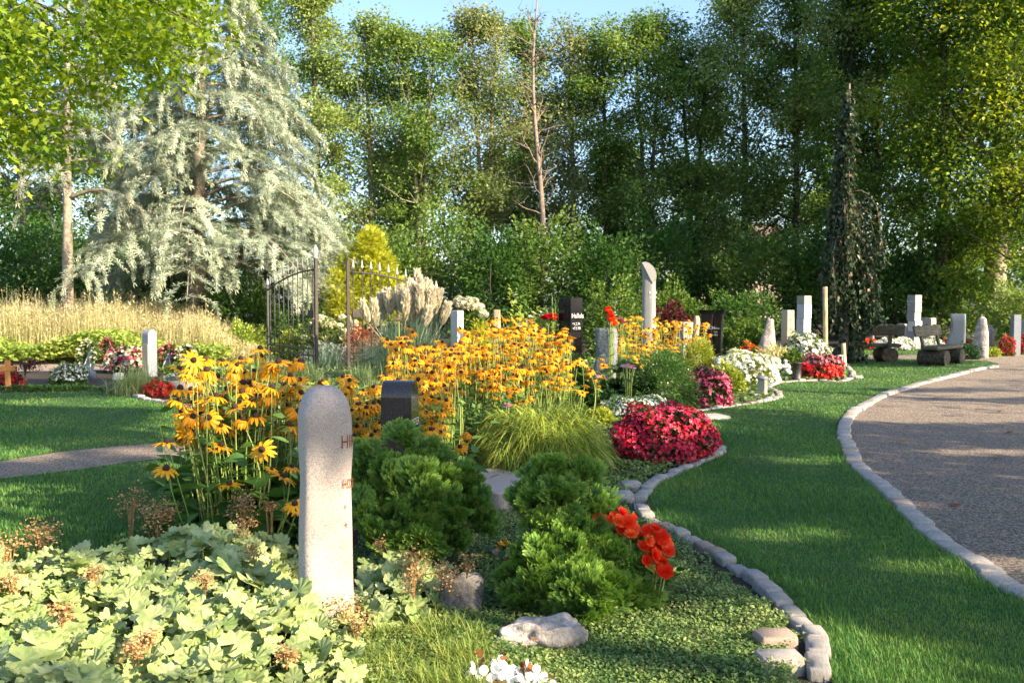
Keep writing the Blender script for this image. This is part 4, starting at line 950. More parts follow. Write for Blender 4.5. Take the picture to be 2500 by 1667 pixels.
# far stones on the right
q, W, Dp, r = blk_geo(2110, 2130, 2134, 850, 20); h = P(2122, 762, q[1])[2]
root = thing('grave_stele', 'dark blue stele with a pale lettered band behind the horizontal bench back', 'gravestone', q); xd, nn = face_dirs(r); mb = MB(); mb.box(q + [0, 0, h / 2], (W, Dp, h), r, bev=.01); mb.build('body', M['slate'], root)
mb = MB(); mb.box(q + nn * (Dp / 2 + .004) + [0, 0, h * .68], (W * .96, .02, h * .22), r, bev=.003); mb.build('name_band', M['blue_stone'], root); inscribe(root, [('IN LIEBE', .06, -W * .4, h * .67)], q + nn * (Dp / 2 + .018), xd, M['ink_dark'])
q, W, Dp, r = blk_geo(2190, 2207, 2213, 848, 35); h = P(2200, 790, q[1])[2]
root = thing('grave_stele', 'low grey stone block with light text left of the stacked pillar', 'gravestone', q); xd, nn = face_dirs(r); mb = MB(); mb.box(q + [0, 0, h / 2], (W, Dp, h), r, bev=.015); mb.build('body', M['grey_stone'], root); inscribe(root, [('MARIE', .08, -W * .42, h * .76), ('1929', .07, -W * .42, h * .62)], q + nn * (Dp / 2 + .003), xd, M['ink_white'])
# block with a round hole
q, W, Dp, r = blk_geo(2250, 2272, 2283, 850, 36); h = P(2266, 776, q[1])[2]; xd, nn = face_dirs(r)
root = thing('grave_stele', 'pale stone block with a round hole above the white flowers', 'gravestone', q); mb = MB(); N = 32; a = (np.arange(N) + .5) / N * 6.2832; hc = h * .72; hr = W * .2
bx_ = np.cos(a); bz_ = np.sin(a); k = np.maximum(np.abs(bx_) / (W / 2), np.where(bz_ > 0, np.abs(bz_) / (h - hc), np.abs(bz_) / hc)); ox, oz = bx_ / k, bz_ / k
V = np.concatenate([np.stack([xx * xd[0] + yy * -nn[0] + q[0], xx * xd[1] + yy * -nn[1] + q[1], zz + hc], 1) for xx, zz, yy in ((ox, oz, -Dp / 2), (bx_ * hr, bz_ * hr, -Dp / 2), (bx_ * hr, bz_ * hr, Dp / 2), (ox, oz, Dp / 2))])
mb.faces(V, [(i * N + j, ((i + 1) % 4) * N + j, ((i + 1) % 4) * N + (j + 1) % N, i * N + (j + 1) % N) for i in range(4) for j in range(N)], smooth=False); mb.build('body', M['grey_stone'], root)
rough('grave_stele', 'dark grey stele with wavy left edge behind the red flowers', 2335, 858, 766, 38, .3, 'slate', [(0, 1.1, 1, -.06), (.2, 1.15, 1, -.08), (.4, 1.0, 1, 0), (.6, .82, 1, .10), (.8, .86, 1, .08), (.99, .9, 1, .05), (1, .86, .9, .05)], R(-28), .02, 5, p=7)
rough('grave_rock', 'pale upright stone tapering to a point right of the bench', 2394, 874, 772, 36, .6, 'rock', [(0, 1.1, 1.1, 0), (.1, 1.0, 1, 0), (.35, .98, 1, -.03), (.6, .86, .9, .0), (.8, .62, .75, .03), (.93, .42, .5, .05), (1, .15, .2, .06)], R(-30), .05, 9, p=3)
rough('grave_rock', 'dark rock peeping out behind the pale pointed stone', 2412, 866, 792, 26, .7, 'rock_dark', [(0, 1, 1, 0), (.4, 1, 1, 0), (.8, .9, .8, 0), (1, .4, .4, 0)], R(-10), .06, 12, p=3)
q, W, Dp, r = blk_geo(2466, 2474, 2490, 868, 60); h = P(2478, 768, q[1])[2]
root = thing('grave_stele', 'dark stele with brownish lit upper face near the right edge', 'gravestone', q); mb = MB(); mb.box(q + [0, 0, h / 2], (W, Dp, h), r, bev=.01); mb.build('body', M['slate'], root)
q, W, Dp, r = blk_geo(2489, 2508, 2514, 862, 30); h = P(2500, 782, q[1])[2]
root = thing('grave_stele', 'grey stele cut by the right edge of the photo', 'gravestone', q); mb = MB(); mb.box(q + [0, 0, h / 2], (W, Dp, h), r, bev=.01); mb.build('body', M['grey_stone'], root)
# stones behind the yellow flowers
q, W, Dp, r = blk_geo(1100, 1117, 1132, 880, 42, D=19.5); h = P(1116, 758, q[1])[2]
root = thing('grave_stele', 'slim stele with a bright white face beside the pampas grass', 'gravestone', q); mb = MB(); mb.box(q + [0, 0, h / 2], (W, Dp, h), r, bev=.006); mb.build('body', M['white_stone'], root)
D = 19; q = np.array([XW(1213, D), D, 0]); h = P(1213, 756, D)[2]; mb = MB(); mb.loft([(0, .16, .15), (h * .5, .155, .15), (h - .02, .15, .14), (h, .13, .12)], n=24, p=3, loc=q, nz=.015, ns=4); tag(mb.build('wooden_grave_post', M['wood_post'], loc=q), 'pale wooden post rising from the yellow flowers', 'wooden post')
# left graves
q, W, Dp, r = blk_geo(349.5, 363, 383, 918, 50); h = P(366, 804, q[1])[2]
root = thing('grave_stele', 'smooth blue grey stele with an arched top on the left lawn graves', 'gravestone', q); mb = MB(); arch(mb, W, Dp, h, q, r, 20); mb.build('body', M['blue_stone'], root); xd, nn = face_dirs(r)
mb = MB(); mb.box(q + nn * (Dp / 2 + .004) + [0, 0, h * .36], (W * .96, .014, h * .66), r, bev=.003); mb.build('name_plate', M['tan_stone'], root)
q = G(334, 962); root = thing('grave_marker', 'small curved white marker beside the bright red flower mound', 'grave marker', q); mb = MB(); h = P(334, 921, q[1])[2]
s = np.linspace(0, 1, 10); mb.loft([(h * z, .11 * (1 - z ** 3) + .015, .06, .07 * z * z + .0, 0) for z in s], n=20, p=5, loc=q, rot=-.4); mb.build('body', M['white_stone'], root); mb = MB(); mb.box(q + [0, 0, .02], (.2, .16, .05), .2); mb.build('base', M['tan_stone'], root)
q = G(20, 953); h = P(20, 880, q[1])[2]; root = thing('wooden_cross', 'light brown wooden grave cross at the left edge', 'cross', q)
mb = MB(); mb.box(q + [0, 0, h / 2], (.092, .04, h), .1); mb.build('upright', M['wood_cross'], root); mb = MB(); mb.box(q + [0, 0, h * .74], (.30, .044, .10), .1); mb.build('crossbar', M['wood_cross'], root)
q = G(225, 928); mb = MB(); mb.loft([(0, .09, .09), (.1, .13, .13), (.17, .14, .14), (.175, .12, .12)], n=20, p=2, loc=q); tag(mb.build('flower_vase', M['slate'], loc=q), 'small dark vase in front of the leftmost wreath', 'vase')
rough('boulder', 'small white rock beside the ornamental grass of the left grave', 287, 925, 908, 26, .8, 'white_stone', [(0, 1, 1, 0), (.5, .9, .9, 0), (.9, .5, .5, 0), (1, .2, .2, 0)], 0, .03, 3, p=2)['category'] if False else None
q = G(445, 950); root = None; mb = MB(); mb.loft([(0, .75, .5), (.08, .75, .5), (.13, .55, .35), (.14, .3, .2)], n=30, p=4, loc=q, rot=.3, nz=.02); tag(mb.build('grave_slab', M['kerb_warm'], loc=q), 'low pinkish stone slab behind the front yellow flowers', 'grave slab')

# ---- foreground rocks and slab
def boulder(px, base, wpx, hpx, dr, mat, seed, label, rot=0.0, lump=.35, D=None):
    import bmesh
    q = G(px, base) if D is None else np.array([XW(px, D), D, 0]); W = wpx / F * q[1]; hh = hpx / F * q[1]
    bm = bmesh.new(); bmesh.ops.create_icosphere(bm, subdivisions=5, radius=1); o = Vector((seed * 3.3, seed, seed * 1.9))
    V = []
    for v in bm.verts:
        c = v.co.copy(); d = 1 + lump * mnoise.noise(c * 1.2 + o) + .14 * mnoise.fractal(c * 3 + o, .7, 2, 4) - .12 * abs(mnoise.noise(c * 2.2 + o * 2))
        p = c * d; p.z = min(p.z, .66 + .34 * mnoise.noise(c * 1.9 + o * 3)); V.append(p[:])
    fs = [tuple(x.index for x in f.verts) for f in bm.faces]; bm.free(); V = np.array(V) * [W / 2, W * dr / 2, hh * 1.2]
    cs, sn = math.cos(rot), math.sin(rot); V = V @ np.array([[cs, sn, 0], [-sn, cs, 0], [0, 0, 1]]) + q + [0, W * dr * .2, hh * .1]
    mb = MB(); mb.faces(V, fs, smooth=True); return tag(mb.build('rock', M[mat], loc=q), label, 'rock')
boulder(1318, 1578, 225, 62, .55, 'rock', 3, 'flat pale rock lying in the sunlit ground cover', .1)
boulder(1122, 1495, 125, 92, .8, 'rock_dark', 6, 'dark brown rock behind the dried flower heads', .4)
boulder(287, 926, 26, 15, .8, 'white_stone', 4, 'small white rock beside the pale ornamental grass')
boulder(2092, 925, 30, 10, 1.2, 'kerb', 8, 'flat grey stone at the tip of the planted bed')
q = G(1210, 1235); mb = MB(); mb.loft([(-.02, .62, .95), (.10, .62, .95), (.15, .61, .94), (.16, .59, .92)], n=40, p=9, loc=q + [0, .25, 0], rot=.62, nz=.012, ns=5, smooth=False); tag(mb.build('grave_slab', M['granite'], loc=q), 'rough edged granite slab between the two dwarf conifers', 'grave slab')

# ---- iron gate
def gate(label, A, B, zp, zr, zB, hasfin, nb=10):
    A, B = np.array(A, float), np.array(B, float); d = B - A; L = np.hypot(*d); u = d / L; rot = math.atan2(u[1], u[0])
    root = thing('iron_gate_leaf', label, 'gate', (A[0], A[1], 0)); at = lambda s, z: np.array([A[0] + d[0] * s, A[1] + d[1] * s, z])
    rail = lambda s: zB + (zr - zB) * math.cos(s * math.pi / 2) ** .9
    mb = MB(); mb.box(at(0, zp / 2), (.068, .068, zp), rot); post = mb.build('latch_post', M['iron_rust'], root)
    if hasfin:
        mb = MB(); z = zp; mb.loft([(z, .10, .10), (z + .05, .10, .10), (z + .06, .05, .05), (z + .10, .10, .03), (z + .2, .11, .02), (z + .30, .02, .01)], n=16, p=2.5, loc=at(0, 0), rot=0)
        for sg in (-1, 1):
            a = np.linspace(0, 4.4, 12); mb.tube(np.stack([A[0] + sg * (.03 + .055 * (1 - np.cos(a))), A[1] + 0 * a, z + .10 + .055 * np.sin(a)], 1), .012, n=6)
        mb.build('finial', M['iron_grey'], post)
    mb = MB(); mb.box(at(1, (zB + .12) / 2), (.05, .05, zB + .12), rot); hp = mb.build('hinge_post', M['iron'], root)
    mb = MB(); mb.loft([(zB + .12, .05, .05), (zB + .15, .08, .04), (zB + .28, .01, .01)], n=12, p=2, loc=at(1, 0)); mb.build('spear_tip', M['iron_grey'], hp)
    s = np.linspace(0, 1, 16); mb = MB(); mb.tube(np.array([at(q_, rail(q_)) for q_ in s]), .020, n=6); mb.build('top_rail', M['iron'], root)
    for z in (.52, .37, .08):
        mb = MB(); mb.box(at(.5, z), (L - .05, .03, .035), rot, bev=.004); mb.build('lower_rail', M['iron'], root)
    for i in range(nb):
        q_ = (i + .6) / (nb + .2); zt = rail(q_) + .10; mb = MB(); mb.tube(np.array([at(q_, .06), at(q_, zt)]), .0125, n=6); b = mb.build('bar', M['iron'], root)
        mb = MB(); p = at(q_, 0); mb.loft([(zt - .01, .03, .03), (zt + .03, .075, .025), (zt + .06, .04, .02), (zt + .19, .008, .008)], n=10, p=2, loc=p, rot=rot); mb.build('spear_tip', M['iron_grey'], b)
    for q_, sg in ((.06, 1), (.94, -1)):
        a = np.linspace(0, 5.2, 22); rr = .17 * (1 - a / 6.6); mb = MB()
        pts = [at(q_ + sg * (.155 - r_ * math.cos(t_) * 1.0) / L - sg * .0, .72 - .17 + r_ * math.sin(t_ + .0) + .02) for t_, r_ in zip(a, rr)]
        pts = [at(q_, 1.0)] + [at(q_, .85)] + [p for p in pts]; mb.tube(np.array(pts), .016, n=6); mb.build('scroll', M['iron'], root)
    mb = MB(); mb.box(at(.11 / L + .05, 1.28), (.24, .07, .17), rot); mb.build('lock_box', M['iron_rust'], root)
    return root
D1 = G(772, 911)[1]; gate('open iron gate leaf with a fleur-de-lis on its tallest post', (XW(772, D1), D1), (XW(654, D1 + 2.2), D1 + 2.2), P(772, 632, D1)[2], P(772, 658, D1)[2], P(654, 708, D1 + 2.2)[2], True)
D2 = 20.7; gate('iron gate leaf with pale spear tips in front of the yellow conifer', (XW(850, D2), D2), (XW(1065, D2 + .8), D2 + .8), P(850, 636, D2)[2], P(850, 664, D2)[2], P(1065, 715, D2 + .8)[2], False)

# ---- log benches
def bench(label, loc, rot):
    root = thing('log_bench', label, 'bench', (0, 0, 0), 'log benches on the lawn')
    mb = MB(); mb.box((0, -.02, .43), (1.72, .40, .09), 0, bev=.02); mb.build('seat', M['wood_old'], root)
    ta = R(14); Tm = [[1, 0, 0], [0, math.cos(ta), math.sin(ta)], [0, -math.sin(ta), math.cos(ta)]]
    mb = MB(); mb.box((0, .34, .82), (1.72, .05, .27), 0, bev=.012, tilt=Tm); mb.build('backrest', M['wood_old'], root)
    for sx in (-.52, .52):
        mb = MB(); mb.box((sx, .285, .60), (.09, .06, .76), 0, bev=.01, tilt=Tm); mb.build('backrest_upright', M['wood_old'], root)
        mb = MB(); n = 20; a = (np.arange(n) + .5) / n * 6.2832; V = []
        for yy, k in ((-.32, .96), (-.31, 1.0), (.31, 1.0), (.32, .96)):
            V += [(sx + .21 * k * math.cos(t_), yy, min(.375, max(0.0, .19 + .20 * k * math.sin(t_)))) for t_ in a]
        mb.faces(V, [(i * n + j, i * n + (j + 1) % n, (i + 1) * n + (j + 1) % n, (i + 1) * n + j) for i in range(3) for j in range(n)] + [tuple(range(n)), tuple(3 * n + j for j in range(n))[::-1]], smooth=False)
        mb.build('log_support', M['wood_log'], root)
    root.location = loc; root.rotation_euler = (0, 0, rot); return root
b1 = G(2298, 890); bench('log bench seen from its end with the seat running away', (b1[0], b1[1], 0), R(46))
b2 = np.array([XW(2113, 23.9), 23.9]); bench('log bench seen from behind with flower beds beyond', (b2[0], b2[1], 0), R(180))

# ---- small grave furniture on the right
q = G(1861, 968); root = thing('grave_lantern', 'small square tan lantern post at the kerb in front of the white flowers', 'lantern', q); h = P(1861, 921, q[1])[2]
mb = MB(); mb.box(q + [0, 0, .02], (.34, .22, .06), .1); mb.build('base', M['kerb'], root); mb = MB(); mb.box(q + [0, 0, h / 2], (.125, .125, h - .06), -.6); mb.build('body', M['tan_stone'], root); mb = MB(); mb.loft([(h - .03, .17, .17), (h - .012, .17, .17), (h + .02, .12, .12), (h + .03, .03, .03)], n=24, p=3, loc=q, rot=-.6); mb.build('cap', M['slate'], root)
q = G(1920, 917); root = thing('statue', 'small white kneeling statue beside the white flower mound', 'statue', q); mb = MB(); h = P(1920, 877, q[1])[2]
mb.loft([(0, .17, .16, .02, 0), (h * .12, .19, .19, .02, 0), (h * .28, .17, .18, .015, 0), (h * .42, .12, .13, 0, 0), (h * .55, .125, .11, -.012, 0), (h * .68, .13, .10, -.015, 0), (h * .76, .06, .06, -.02, 0), (h * .80, .055, .06, -.025, 0), (h * .86, .085, .09, -.028, -.01), (h * .93, .085, .09, -.028, -.01), (h * .98, .055, .06, -.025, 0), (h, .01, .01, -.025, 0)], n=24, p=2.2, loc=q, rot=-.4, nz=.004, ns=20)
for sg in (-1, 1): mb.tube(np.array([q + [sg * .06 - .012, 0, h * .66], q + [sg * .075 - .02, -.05, h * .5], q + [sg * .02 - .02, -.10, h * .55]]), np.array([.024, .022, .016]), n=8)
mb.build('body', M['white_stone'], root)
q = G(1945, 931); root = thing('grave_vase', 'dark cylindrical grave vase on a small plinth next to the statue', 'vase', q); h = P(1945, 884, q[1])[2]; mb = MB(); mb.loft([(0, .20, .20), (.05, .20, .20), (.07, .16, .16), (h - .03, .17, .17), (h - .025, .20, .20), (h, .20, .20), (h, .16, .16), (h - .05, .15, .15)], n=28, p=2.2, loc=q); mb.build('body', M['iron'], root); mb = MB(); mb.box(q + [.03, 0, .01], (.34, .3, .04), .2); mb.build('plinth', M['kerb'], root)
q = G(2051, 905); root = thing('grave_lantern', 'white framed lantern with open sides by the red flower mound', 'lantern', q); h = P(2051, 866, q[1])[2]; mb = MB()
for sx in (-1, 1):
    for sy in (-1, 1): mb.box(q + [sx * .07, sy * .07, h * .45], (.028, .028, h * .9), 0, bev=.003)
mb.build('frame', M['white_stone'], root); mb = MB(); mb.box(q + [0, 0, .015], (.2, .2, .03)); mb.build('base', M['white_stone'], root); mb = MB(); mb.loft([(h * .9, .19, .19), (h * .94, .19, .19), (h, .08, .08)], n=20, p=6, loc=q); mb.build('roof', M['tan_stone'], root)
q = G(1232, 1372); mb = MB(); mb.loft([(0, .09, .09), (.05, .15, .15), (.07, .16, .16), (.07, .14, .14), (.05, .12, .12)], n=24, p=2, loc=q); tag(mb.build('flower_bowl', M['clay'], loc=q), 'small clay bowl half hidden between the two conifers', 'bowl')
# ================================================================== PLANTS OF THE BEDS
def mesh_only(mb, name, mats):
    o = mb.build(name, mats); me = o.data; bpy.data.objects.remove(o); return me
def t_rud(droop, seed, npet=13):
    r = random.Random(seed); V, fs, W = [], [], []
    for k in range(npet):
        a = 2 * math.pi * k / npet + r.uniform(-.12, .12); L = r.uniform(.85, 1.08); dr = droop * r.uniform(.7, 1.35); i = len(V)
        for t, h in ((.12, .06), (.4, .125), (.75, .115), (1.0, .035)):
            x = .13 + L * t * math.cos(dr * t * .8) * .95; z = .10 * t - L * t * math.sin(dr * t) * .9
            for sg in (-1, 0, 1):
                y = sg * h; zz = z - (.035 if sg == 0 else 0)
                V.append((math.cos(a) * x - math.sin(a) * y, math.sin(a) * x + math.cos(a) * y, zz)); W.append(t)
        for q in range(3):
            b = i + q * 3; fs += [(b, b + 3, b + 4, b + 1), (b + 1, b + 4, b + 5, b + 2)]
    npf = len(fs)
    V2, f2 = [], []; n = 10
    for z, rr in ((-.05, .20), (.10, .25), (.25, .20), (.34, .09)):
        V2 += [(rr * math.cos(2 * math.pi * j / n), rr * math.sin(2 * math.pi * j / n), z) for j in range(n)]
    f2 = [(i * n + j, i * n + (j + 1) % n, (i + 1) * n + (j + 1) % n, (i + 1) * n + j) for i in range(3) for j in range(n)] + [tuple(3 * n + j for j in range(n))]
    return T(V, fs, w=W), T(V2, f2)
RUD = [t_rud(d, i) for i, d in enumerate((.25, .5, .8, 1.15, .6))]
def one(t, v=None):
    mb = MB(); mb.scatter(t, np.zeros((1, 3)), np.eye(3)[None], 1.0, v); return mb
RUDM = [(mesh_only(one(a, rng.random()), 'flower', M['rud_petal']), mesh_only(one(b), 'flower_center', M['rud_cone'])) for a, b in RUD]
def addflower(root, p, tilt_az, tilt, sc, k):
    o = bpy.data.objects.new('flower', RUDM[k][0]); COL.objects.link(o); o.parent = root; o.location = Vector(p) - root.location
    o.rotation_euler = Vector((math.sin(tilt) * math.cos(tilt_az), math.sin(tilt) * math.sin(tilt_az), math.cos(tilt))).to_track_quat('Z', 'Y').to_euler(); o.scale = (sc, sc, sc)
    c = bpy.data.objects.new('flower_center', RUDM[k][1]); COL.objects.link(c); c.parent = o
def heads_px(boxes):
    out = []
    for x0, y0, x1, y1, n, d0, d1 in boxes:
        for i in range(n): out.append(P(rng.uniform(x0, x1), rng.uniform(y0, y1), rng.uniform(d0, d1)))
    return out
def rudbeckia(label, heads, base_fn, leaves, lsz, nmax=100, sc=.06, leafz=.55, extra_stems=0, big=0):
    """heads: N x 3 flower points; base_fn gives the foot of each stem"""
    heads = np.array(heads); c = heads.mean(0); root = thing('coneflower_clump', label, 'flowers', (c[0], c[1], 0), 'yellow coneflower clumps')
    d = np.hypot(heads[:, 0], heads[:, 1]); order = np.argsort(d); heads = heads[order]
    tl = np.where(rng.random(len(heads)) < .2, rng.uniform(.4, 1.1, len(heads)), rng.uniform(0, .55, len(heads))); ta = rng.normal(-.9, 1.1, len(heads)); ks = rng.integers(0, 5, len(heads)); ss = sc * np.where(rng.random(len(heads)) < .14, rng.uniform(.5, .75, len(heads)), rng.uniform(.82, 1.14, len(heads)))
    for i in range(min(nmax, len(heads))): addflower(root, heads[i], ta[i], tl[i], ss[i], ks[i])
    if len(heads) > nmax:
        mb = MB()
        for k in range(5):
            s_ = np.where((ks == k) & (np.arange(len(heads)) >= nmax))[0]
            if not len(s_): continue
            Z = np.stack([np.sin(tl[s_]) * np.cos(ta[s_]), np.sin(tl[s_]) * np.sin(ta[s_]), np.cos(tl[s_])], 1); fr = frames(np.cross(Z, [0.3, .9, .1]), None, None); fr = np.stack([fr[:, 0], fr[:, 1], Z], 1); fr[:, 0] = np.cross(fr[:, 1], Z)
            mb.scatter(RUD[k][0], heads[s_], fr, ss[s_], m=0); mb.scatter(RUD[k][1], heads[s_], fr, ss[s_], m=1)
        o = mb.build('flower_mass', [M['rud_petal'], M['rud_cone']], root); o['kind'] = 'stuff'
    mb = MB(); feet = np.array([base_fn(h) for h in heads]); s = np.linspace(0, 1, 6)[:, None]
    lv = MB(); LP, LD = [], []
    for h, f in zip(heads, feet):
        pts = f + (h - f) * s + np.array([rng.normal(0, .04), rng.normal(0, .04), 0]) * np.sin(s * math.pi); pts[-1] -= [0, 0, .005]; mb.tube(pts, np.linspace(.0045, .003, 6) * sc / .06, n=4, v=rng.random(), cap=False)
        for u in rng.uniform(.1, .75, 2): LP.append(f + (h - f) * u); LD.append(rdir(1, -.1, .6)[0])
    for i in range(extra_stems):
        f = feet[rng.integers(len(feet))] + [rng.normal(0, .08), rng.normal(0, .08), 0]; hh = rng.uniform(.4, 1.25); pts = f + np.array([rng.normal(0, .1), rng.normal(0, .1), hh]) * s; mb.tube(pts, .003, n=4, v=rng.random(), cap=False)
    mb.build('stems', M['stem'], root)
    lv.scatter(OVATE, np.array(LP), frames(np.array(LD)), lsz * rng.uniform(.35, .7, len(LP)))
    n = leaves; b = feet[rng.integers(0, len(feet), n)] + np.c_[rng.normal(0, .15, (n, 2)), rng.random(n) ** 1.15 * leafz]
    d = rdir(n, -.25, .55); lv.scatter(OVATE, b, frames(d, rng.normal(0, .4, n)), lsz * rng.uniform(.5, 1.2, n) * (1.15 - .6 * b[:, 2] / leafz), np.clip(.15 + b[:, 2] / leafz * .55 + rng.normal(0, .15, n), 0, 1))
    if big:
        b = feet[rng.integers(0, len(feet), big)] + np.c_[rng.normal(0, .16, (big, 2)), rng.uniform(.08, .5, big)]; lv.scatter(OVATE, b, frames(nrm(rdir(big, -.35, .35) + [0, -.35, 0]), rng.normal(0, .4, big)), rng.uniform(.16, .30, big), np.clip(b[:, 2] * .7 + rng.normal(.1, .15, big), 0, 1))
    lv.build('foliage', M['rud_leaf'], root)
    return root
def pull(cx, cy, k): return lambda h: np.array([cx + (h[0] - cx) * k + rng.normal(0, .05), cy + (h[1] - cy) * k + rng.normal(0, .05), 0])
h1 = [P(x, y, D) for x, y, D in ((472, 880, 5.9), (545, 882, 6.1), (612, 873, 6.4), (635, 852, 6.6), (680, 885, 6.1), (662, 905, 6.3), (505, 905, 6.0), (588, 878, 6.5), (440, 950, 5.7), (528, 968, 5.8), (470, 1018, 5.6), (510, 1020, 5.7), (540, 1040, 5.7), (592, 1025, 5.9), (625, 1018, 6.0), (575, 995, 5.9),
      (465, 1050, 5.8), (450, 1030, 5.7), (612, 945, 6.2), (645, 950, 6.2), (585, 940, 6.3), (555, 950, 6.4), (720, 945, 6.4), (690, 965, 6.4), (655, 1010, 6.3), (725, 1005, 6.2), (705, 1040, 6.1), (640, 1098, 5.6), (663, 1145, 5.5), (712, 1140, 5.4), (690, 1163, 5.5), (560, 1182, 5.6), (720, 1230, 5.3), (725, 1245, 5.4),
      (470, 985, 6.3), (500, 940, 6.6), (700, 990, 6.6), (735, 975, 6.5), (745, 1030, 6.5), (620, 985, 6.5), (405, 1145, 5.4), (408, 1080, 5.6), (660, 925, 6.7), (530, 920, 6.9))] + heads_px([(430, 870, 745, 1060, 78, 6.0, 7.4), (560, 960, 745, 1080, 26, 6.4, 7.2), (450, 1040, 600, 1110, 8, 5.8, 6.4)])
rudbeckia('front clump of yellow coneflowers left of the pale granite stele', h1, lambda h: np.array([-1.75 + (h[0] + 1.75) * .62, 6.15 + (h[1] - 6.15) * .6, 0]), 1200, .17, sc=.082, leafz=.95, extra_stems=60, big=170)
h2 = heads_px([(765, 915, 1060, 990, 70, 7.2, 8.2), (860, 985, 930, 1060, 32, 7.0, 7.6), (940, 830, 1130, 960, 140, 8.0, 9.6), (1000, 930, 1100, 1060, 80, 7.4, 8.4), (1010, 1040, 1150, 1120, 16, 6.8, 7.4), (855, 1060, 910, 1100, 4, 6.6, 7), (945, 800, 1010, 830, 4, 8.4, 9), (1030, 1080, 1090, 1110, 6, 6.5, 6.8)])
rudbeckia('dense yellow coneflower clump around the dark polished stele', h2, pull(-.9, 8.2, .9), 1100, .15, sc=.068, leafz=.75)
h3 = heads_px([(1120, 800, 1395, 900, 300, 10.5, 12.8), (1040, 845, 1200, 930, 90, 10, 11.5), (1150, 890, 1400, 950, 90, 10, 11), (1200, 940, 1310, 1040, 26, 9.5, 10.2), (1190, 775, 1330, 815, 24, 11.5, 13), (1395, 870, 1470, 960, 14, 11, 12.5)])
rudbeckia('broad middle clump of yellow coneflowers before the black stele', h3, pull(.05, 11.3, .95), 1700, .14, sc=.068, leafz=.75)
h4 = heads_px([(1500, 800, 1600, 935, 120, 16.8, 19.0), (1590, 775, 1690, 860, 80, 18.5, 20.5), (1590, 840, 1650, 880, 25, 17.5, 19), (1440, 870, 1490, 960, 12, 15, 16), (1500, 770, 1570, 810, 30, 19, 20.5)])
rudbeckia('far clump of yellow coneflowers around the disc topped pillar', h4, pull(2.4, 18.6, .97), 1000, .15, sc=.078, leafz=.7)
h5 = heads_px([(1690, 790, 1730, 890, 34, 19, 20.4), (1725, 880, 1755, 910, 8, 18.5, 19.3)])
rudbeckia('narrow clump of yellow coneflowers by the black tapered slabs', h5, pull(3.8, 19.8, .97), 120, .15, sc=.08, leafz=.6)

# ---- lady's mantle with dried flower heads
def tufts(mb, c, rx, rz, n, sz):
    for k in range(7):
        a = rng.uniform(0, 6.28); e = c + np.array([math.cos(a) * rx * .6, math.sin(a) * rx * .6, rng.uniform(-.3, .7) * rz]); mb.tube(np.array([c - [0, 0, rz * 1.3], (c + e) / 2, e]), .0018, n=3, cap=False)
        m = n // 7; pos = e + rng.normal(0, 1, (m, 3)) * [rx * .32, rx * .32, rz * .34]; mb.scatter(CHIP, pos, frames(rdir(m)), sz * rng.uniform(.5, 1.3, m))
def mantle(label, poly, n, hfun, avoid, clusters, r0=.03, r1=.075):
    poly = np.array(poly); c = poly.mean(0); root = thing('lady_mantle', label, 'plant', (c[0], c[1], 0)); mb = MB()
    x = rng.uniform(poly[:, 0].min(), poly[:, 0].max(), n * 3); y = rng.uniform(poly[:, 1].min(), poly[:, 1].max(), n * 3); k = inpoly(x, y, poly)
    for ax_, ay_, ar_ in avoid: k &= np.hypot(x - ax_, y - ay_) > ar_
    x, y = x[k][:n], y[k][:n]; N = len(x); ed_ = np.clip(edge_dist(x, y, np.vstack([np.linspace(poly[i], poly[(i + 1) % len(poly)], 12) for i in range(len(poly))])) / .35, .25, 1)
    u = rng.random(N); z = hfun(x, y) * ed_ ** .6 * (.5 + .5 * u); tz = nrm(np.c_[rng.normal(0.05, .5, N), rng.normal(-.2, .5, N), np.ones(N)])
    a = rng.uniform(0, 6.283, N); Y = np.stack([np.cos(a), np.sin(a), np.zeros(N)], 1); Y = nrm(Y - tz * (Y * tz).sum(1)[:, None]); fr = np.stack([np.cross(Y, tz), Y, tz], 1)
    sc = rng.uniform(r0, r1, N); mb.scatter(MANTLE, np.stack([x, y, z], 1), fr, np.stack([sc, sc * rng.uniform(.85, 1.05, N), sc * rng.uniform(.5, 1.6, N)], 1)[:, :], np.clip(.05 + .5 * u + rng.normal(0, .24, N), 0, 1))
    mb.build('foliage', M['mantle'], root); mb = MB()
    for i in range(0, N, 3): mb.tube(np.array([[x[i] * .96 + c[0] * .04, y[i] * .96 + c[1] * .04, 0], [x[i], y[i], z[i] * .6], [x[i], y[i], z[i]]]), .003, n=4, cap=False)
    mb.build('stems', M['stem'], root)
    for cx, cy, cz, rx, rz, nn in clusters:
        mb = MB(); tufts(mb, np.array([cx, cy, cz]), rx, rz, nn, .011); mb.build('flower_cluster', M['dried'], root)
    return root
SX, SY = G(797, 1550)[:2]
hf = lambda x, y: .29 + .07 * np.sin(x * 3.2 + 1) * np.sin(y * 2.6) + .03 * np.sin(x * 9 + y * 7)
cl = []
for px, py, D, rx in ((600, 1290, 5.1, .06), (235, 1400, 4.4, .05), (500, 1420, 4.2, .05), (150, 1500, 3.7, .045), (360, 1560, 3.5, .04), (840, 1590, 4.2, .07), (870, 1640, 4.0, .07), (700, 1600, 3.5, .04), (30, 1430, 4.2, .05), (620, 1350, 4.7, .05), (330, 1590, 3.4, .045)):
    q = P(px, py, D); cl.append((q[0], q[1], max(.2, q[2]), rx, rx, 260))
mantle('wide patch of pale green scalloped leaves in front of the granite stele', [(-3.7, 2.5), (-.62, 2.5), (-.62, 3.7), (-.72, 4.30), (-1.02, 4.46), (-1.08, 5.5), (-1.5, 5.65), (-2.3, 5.35), (-3.2, 5.0), (-3.9, 4.2)], 3400, hf, [(SX, SY, .17)], cl)
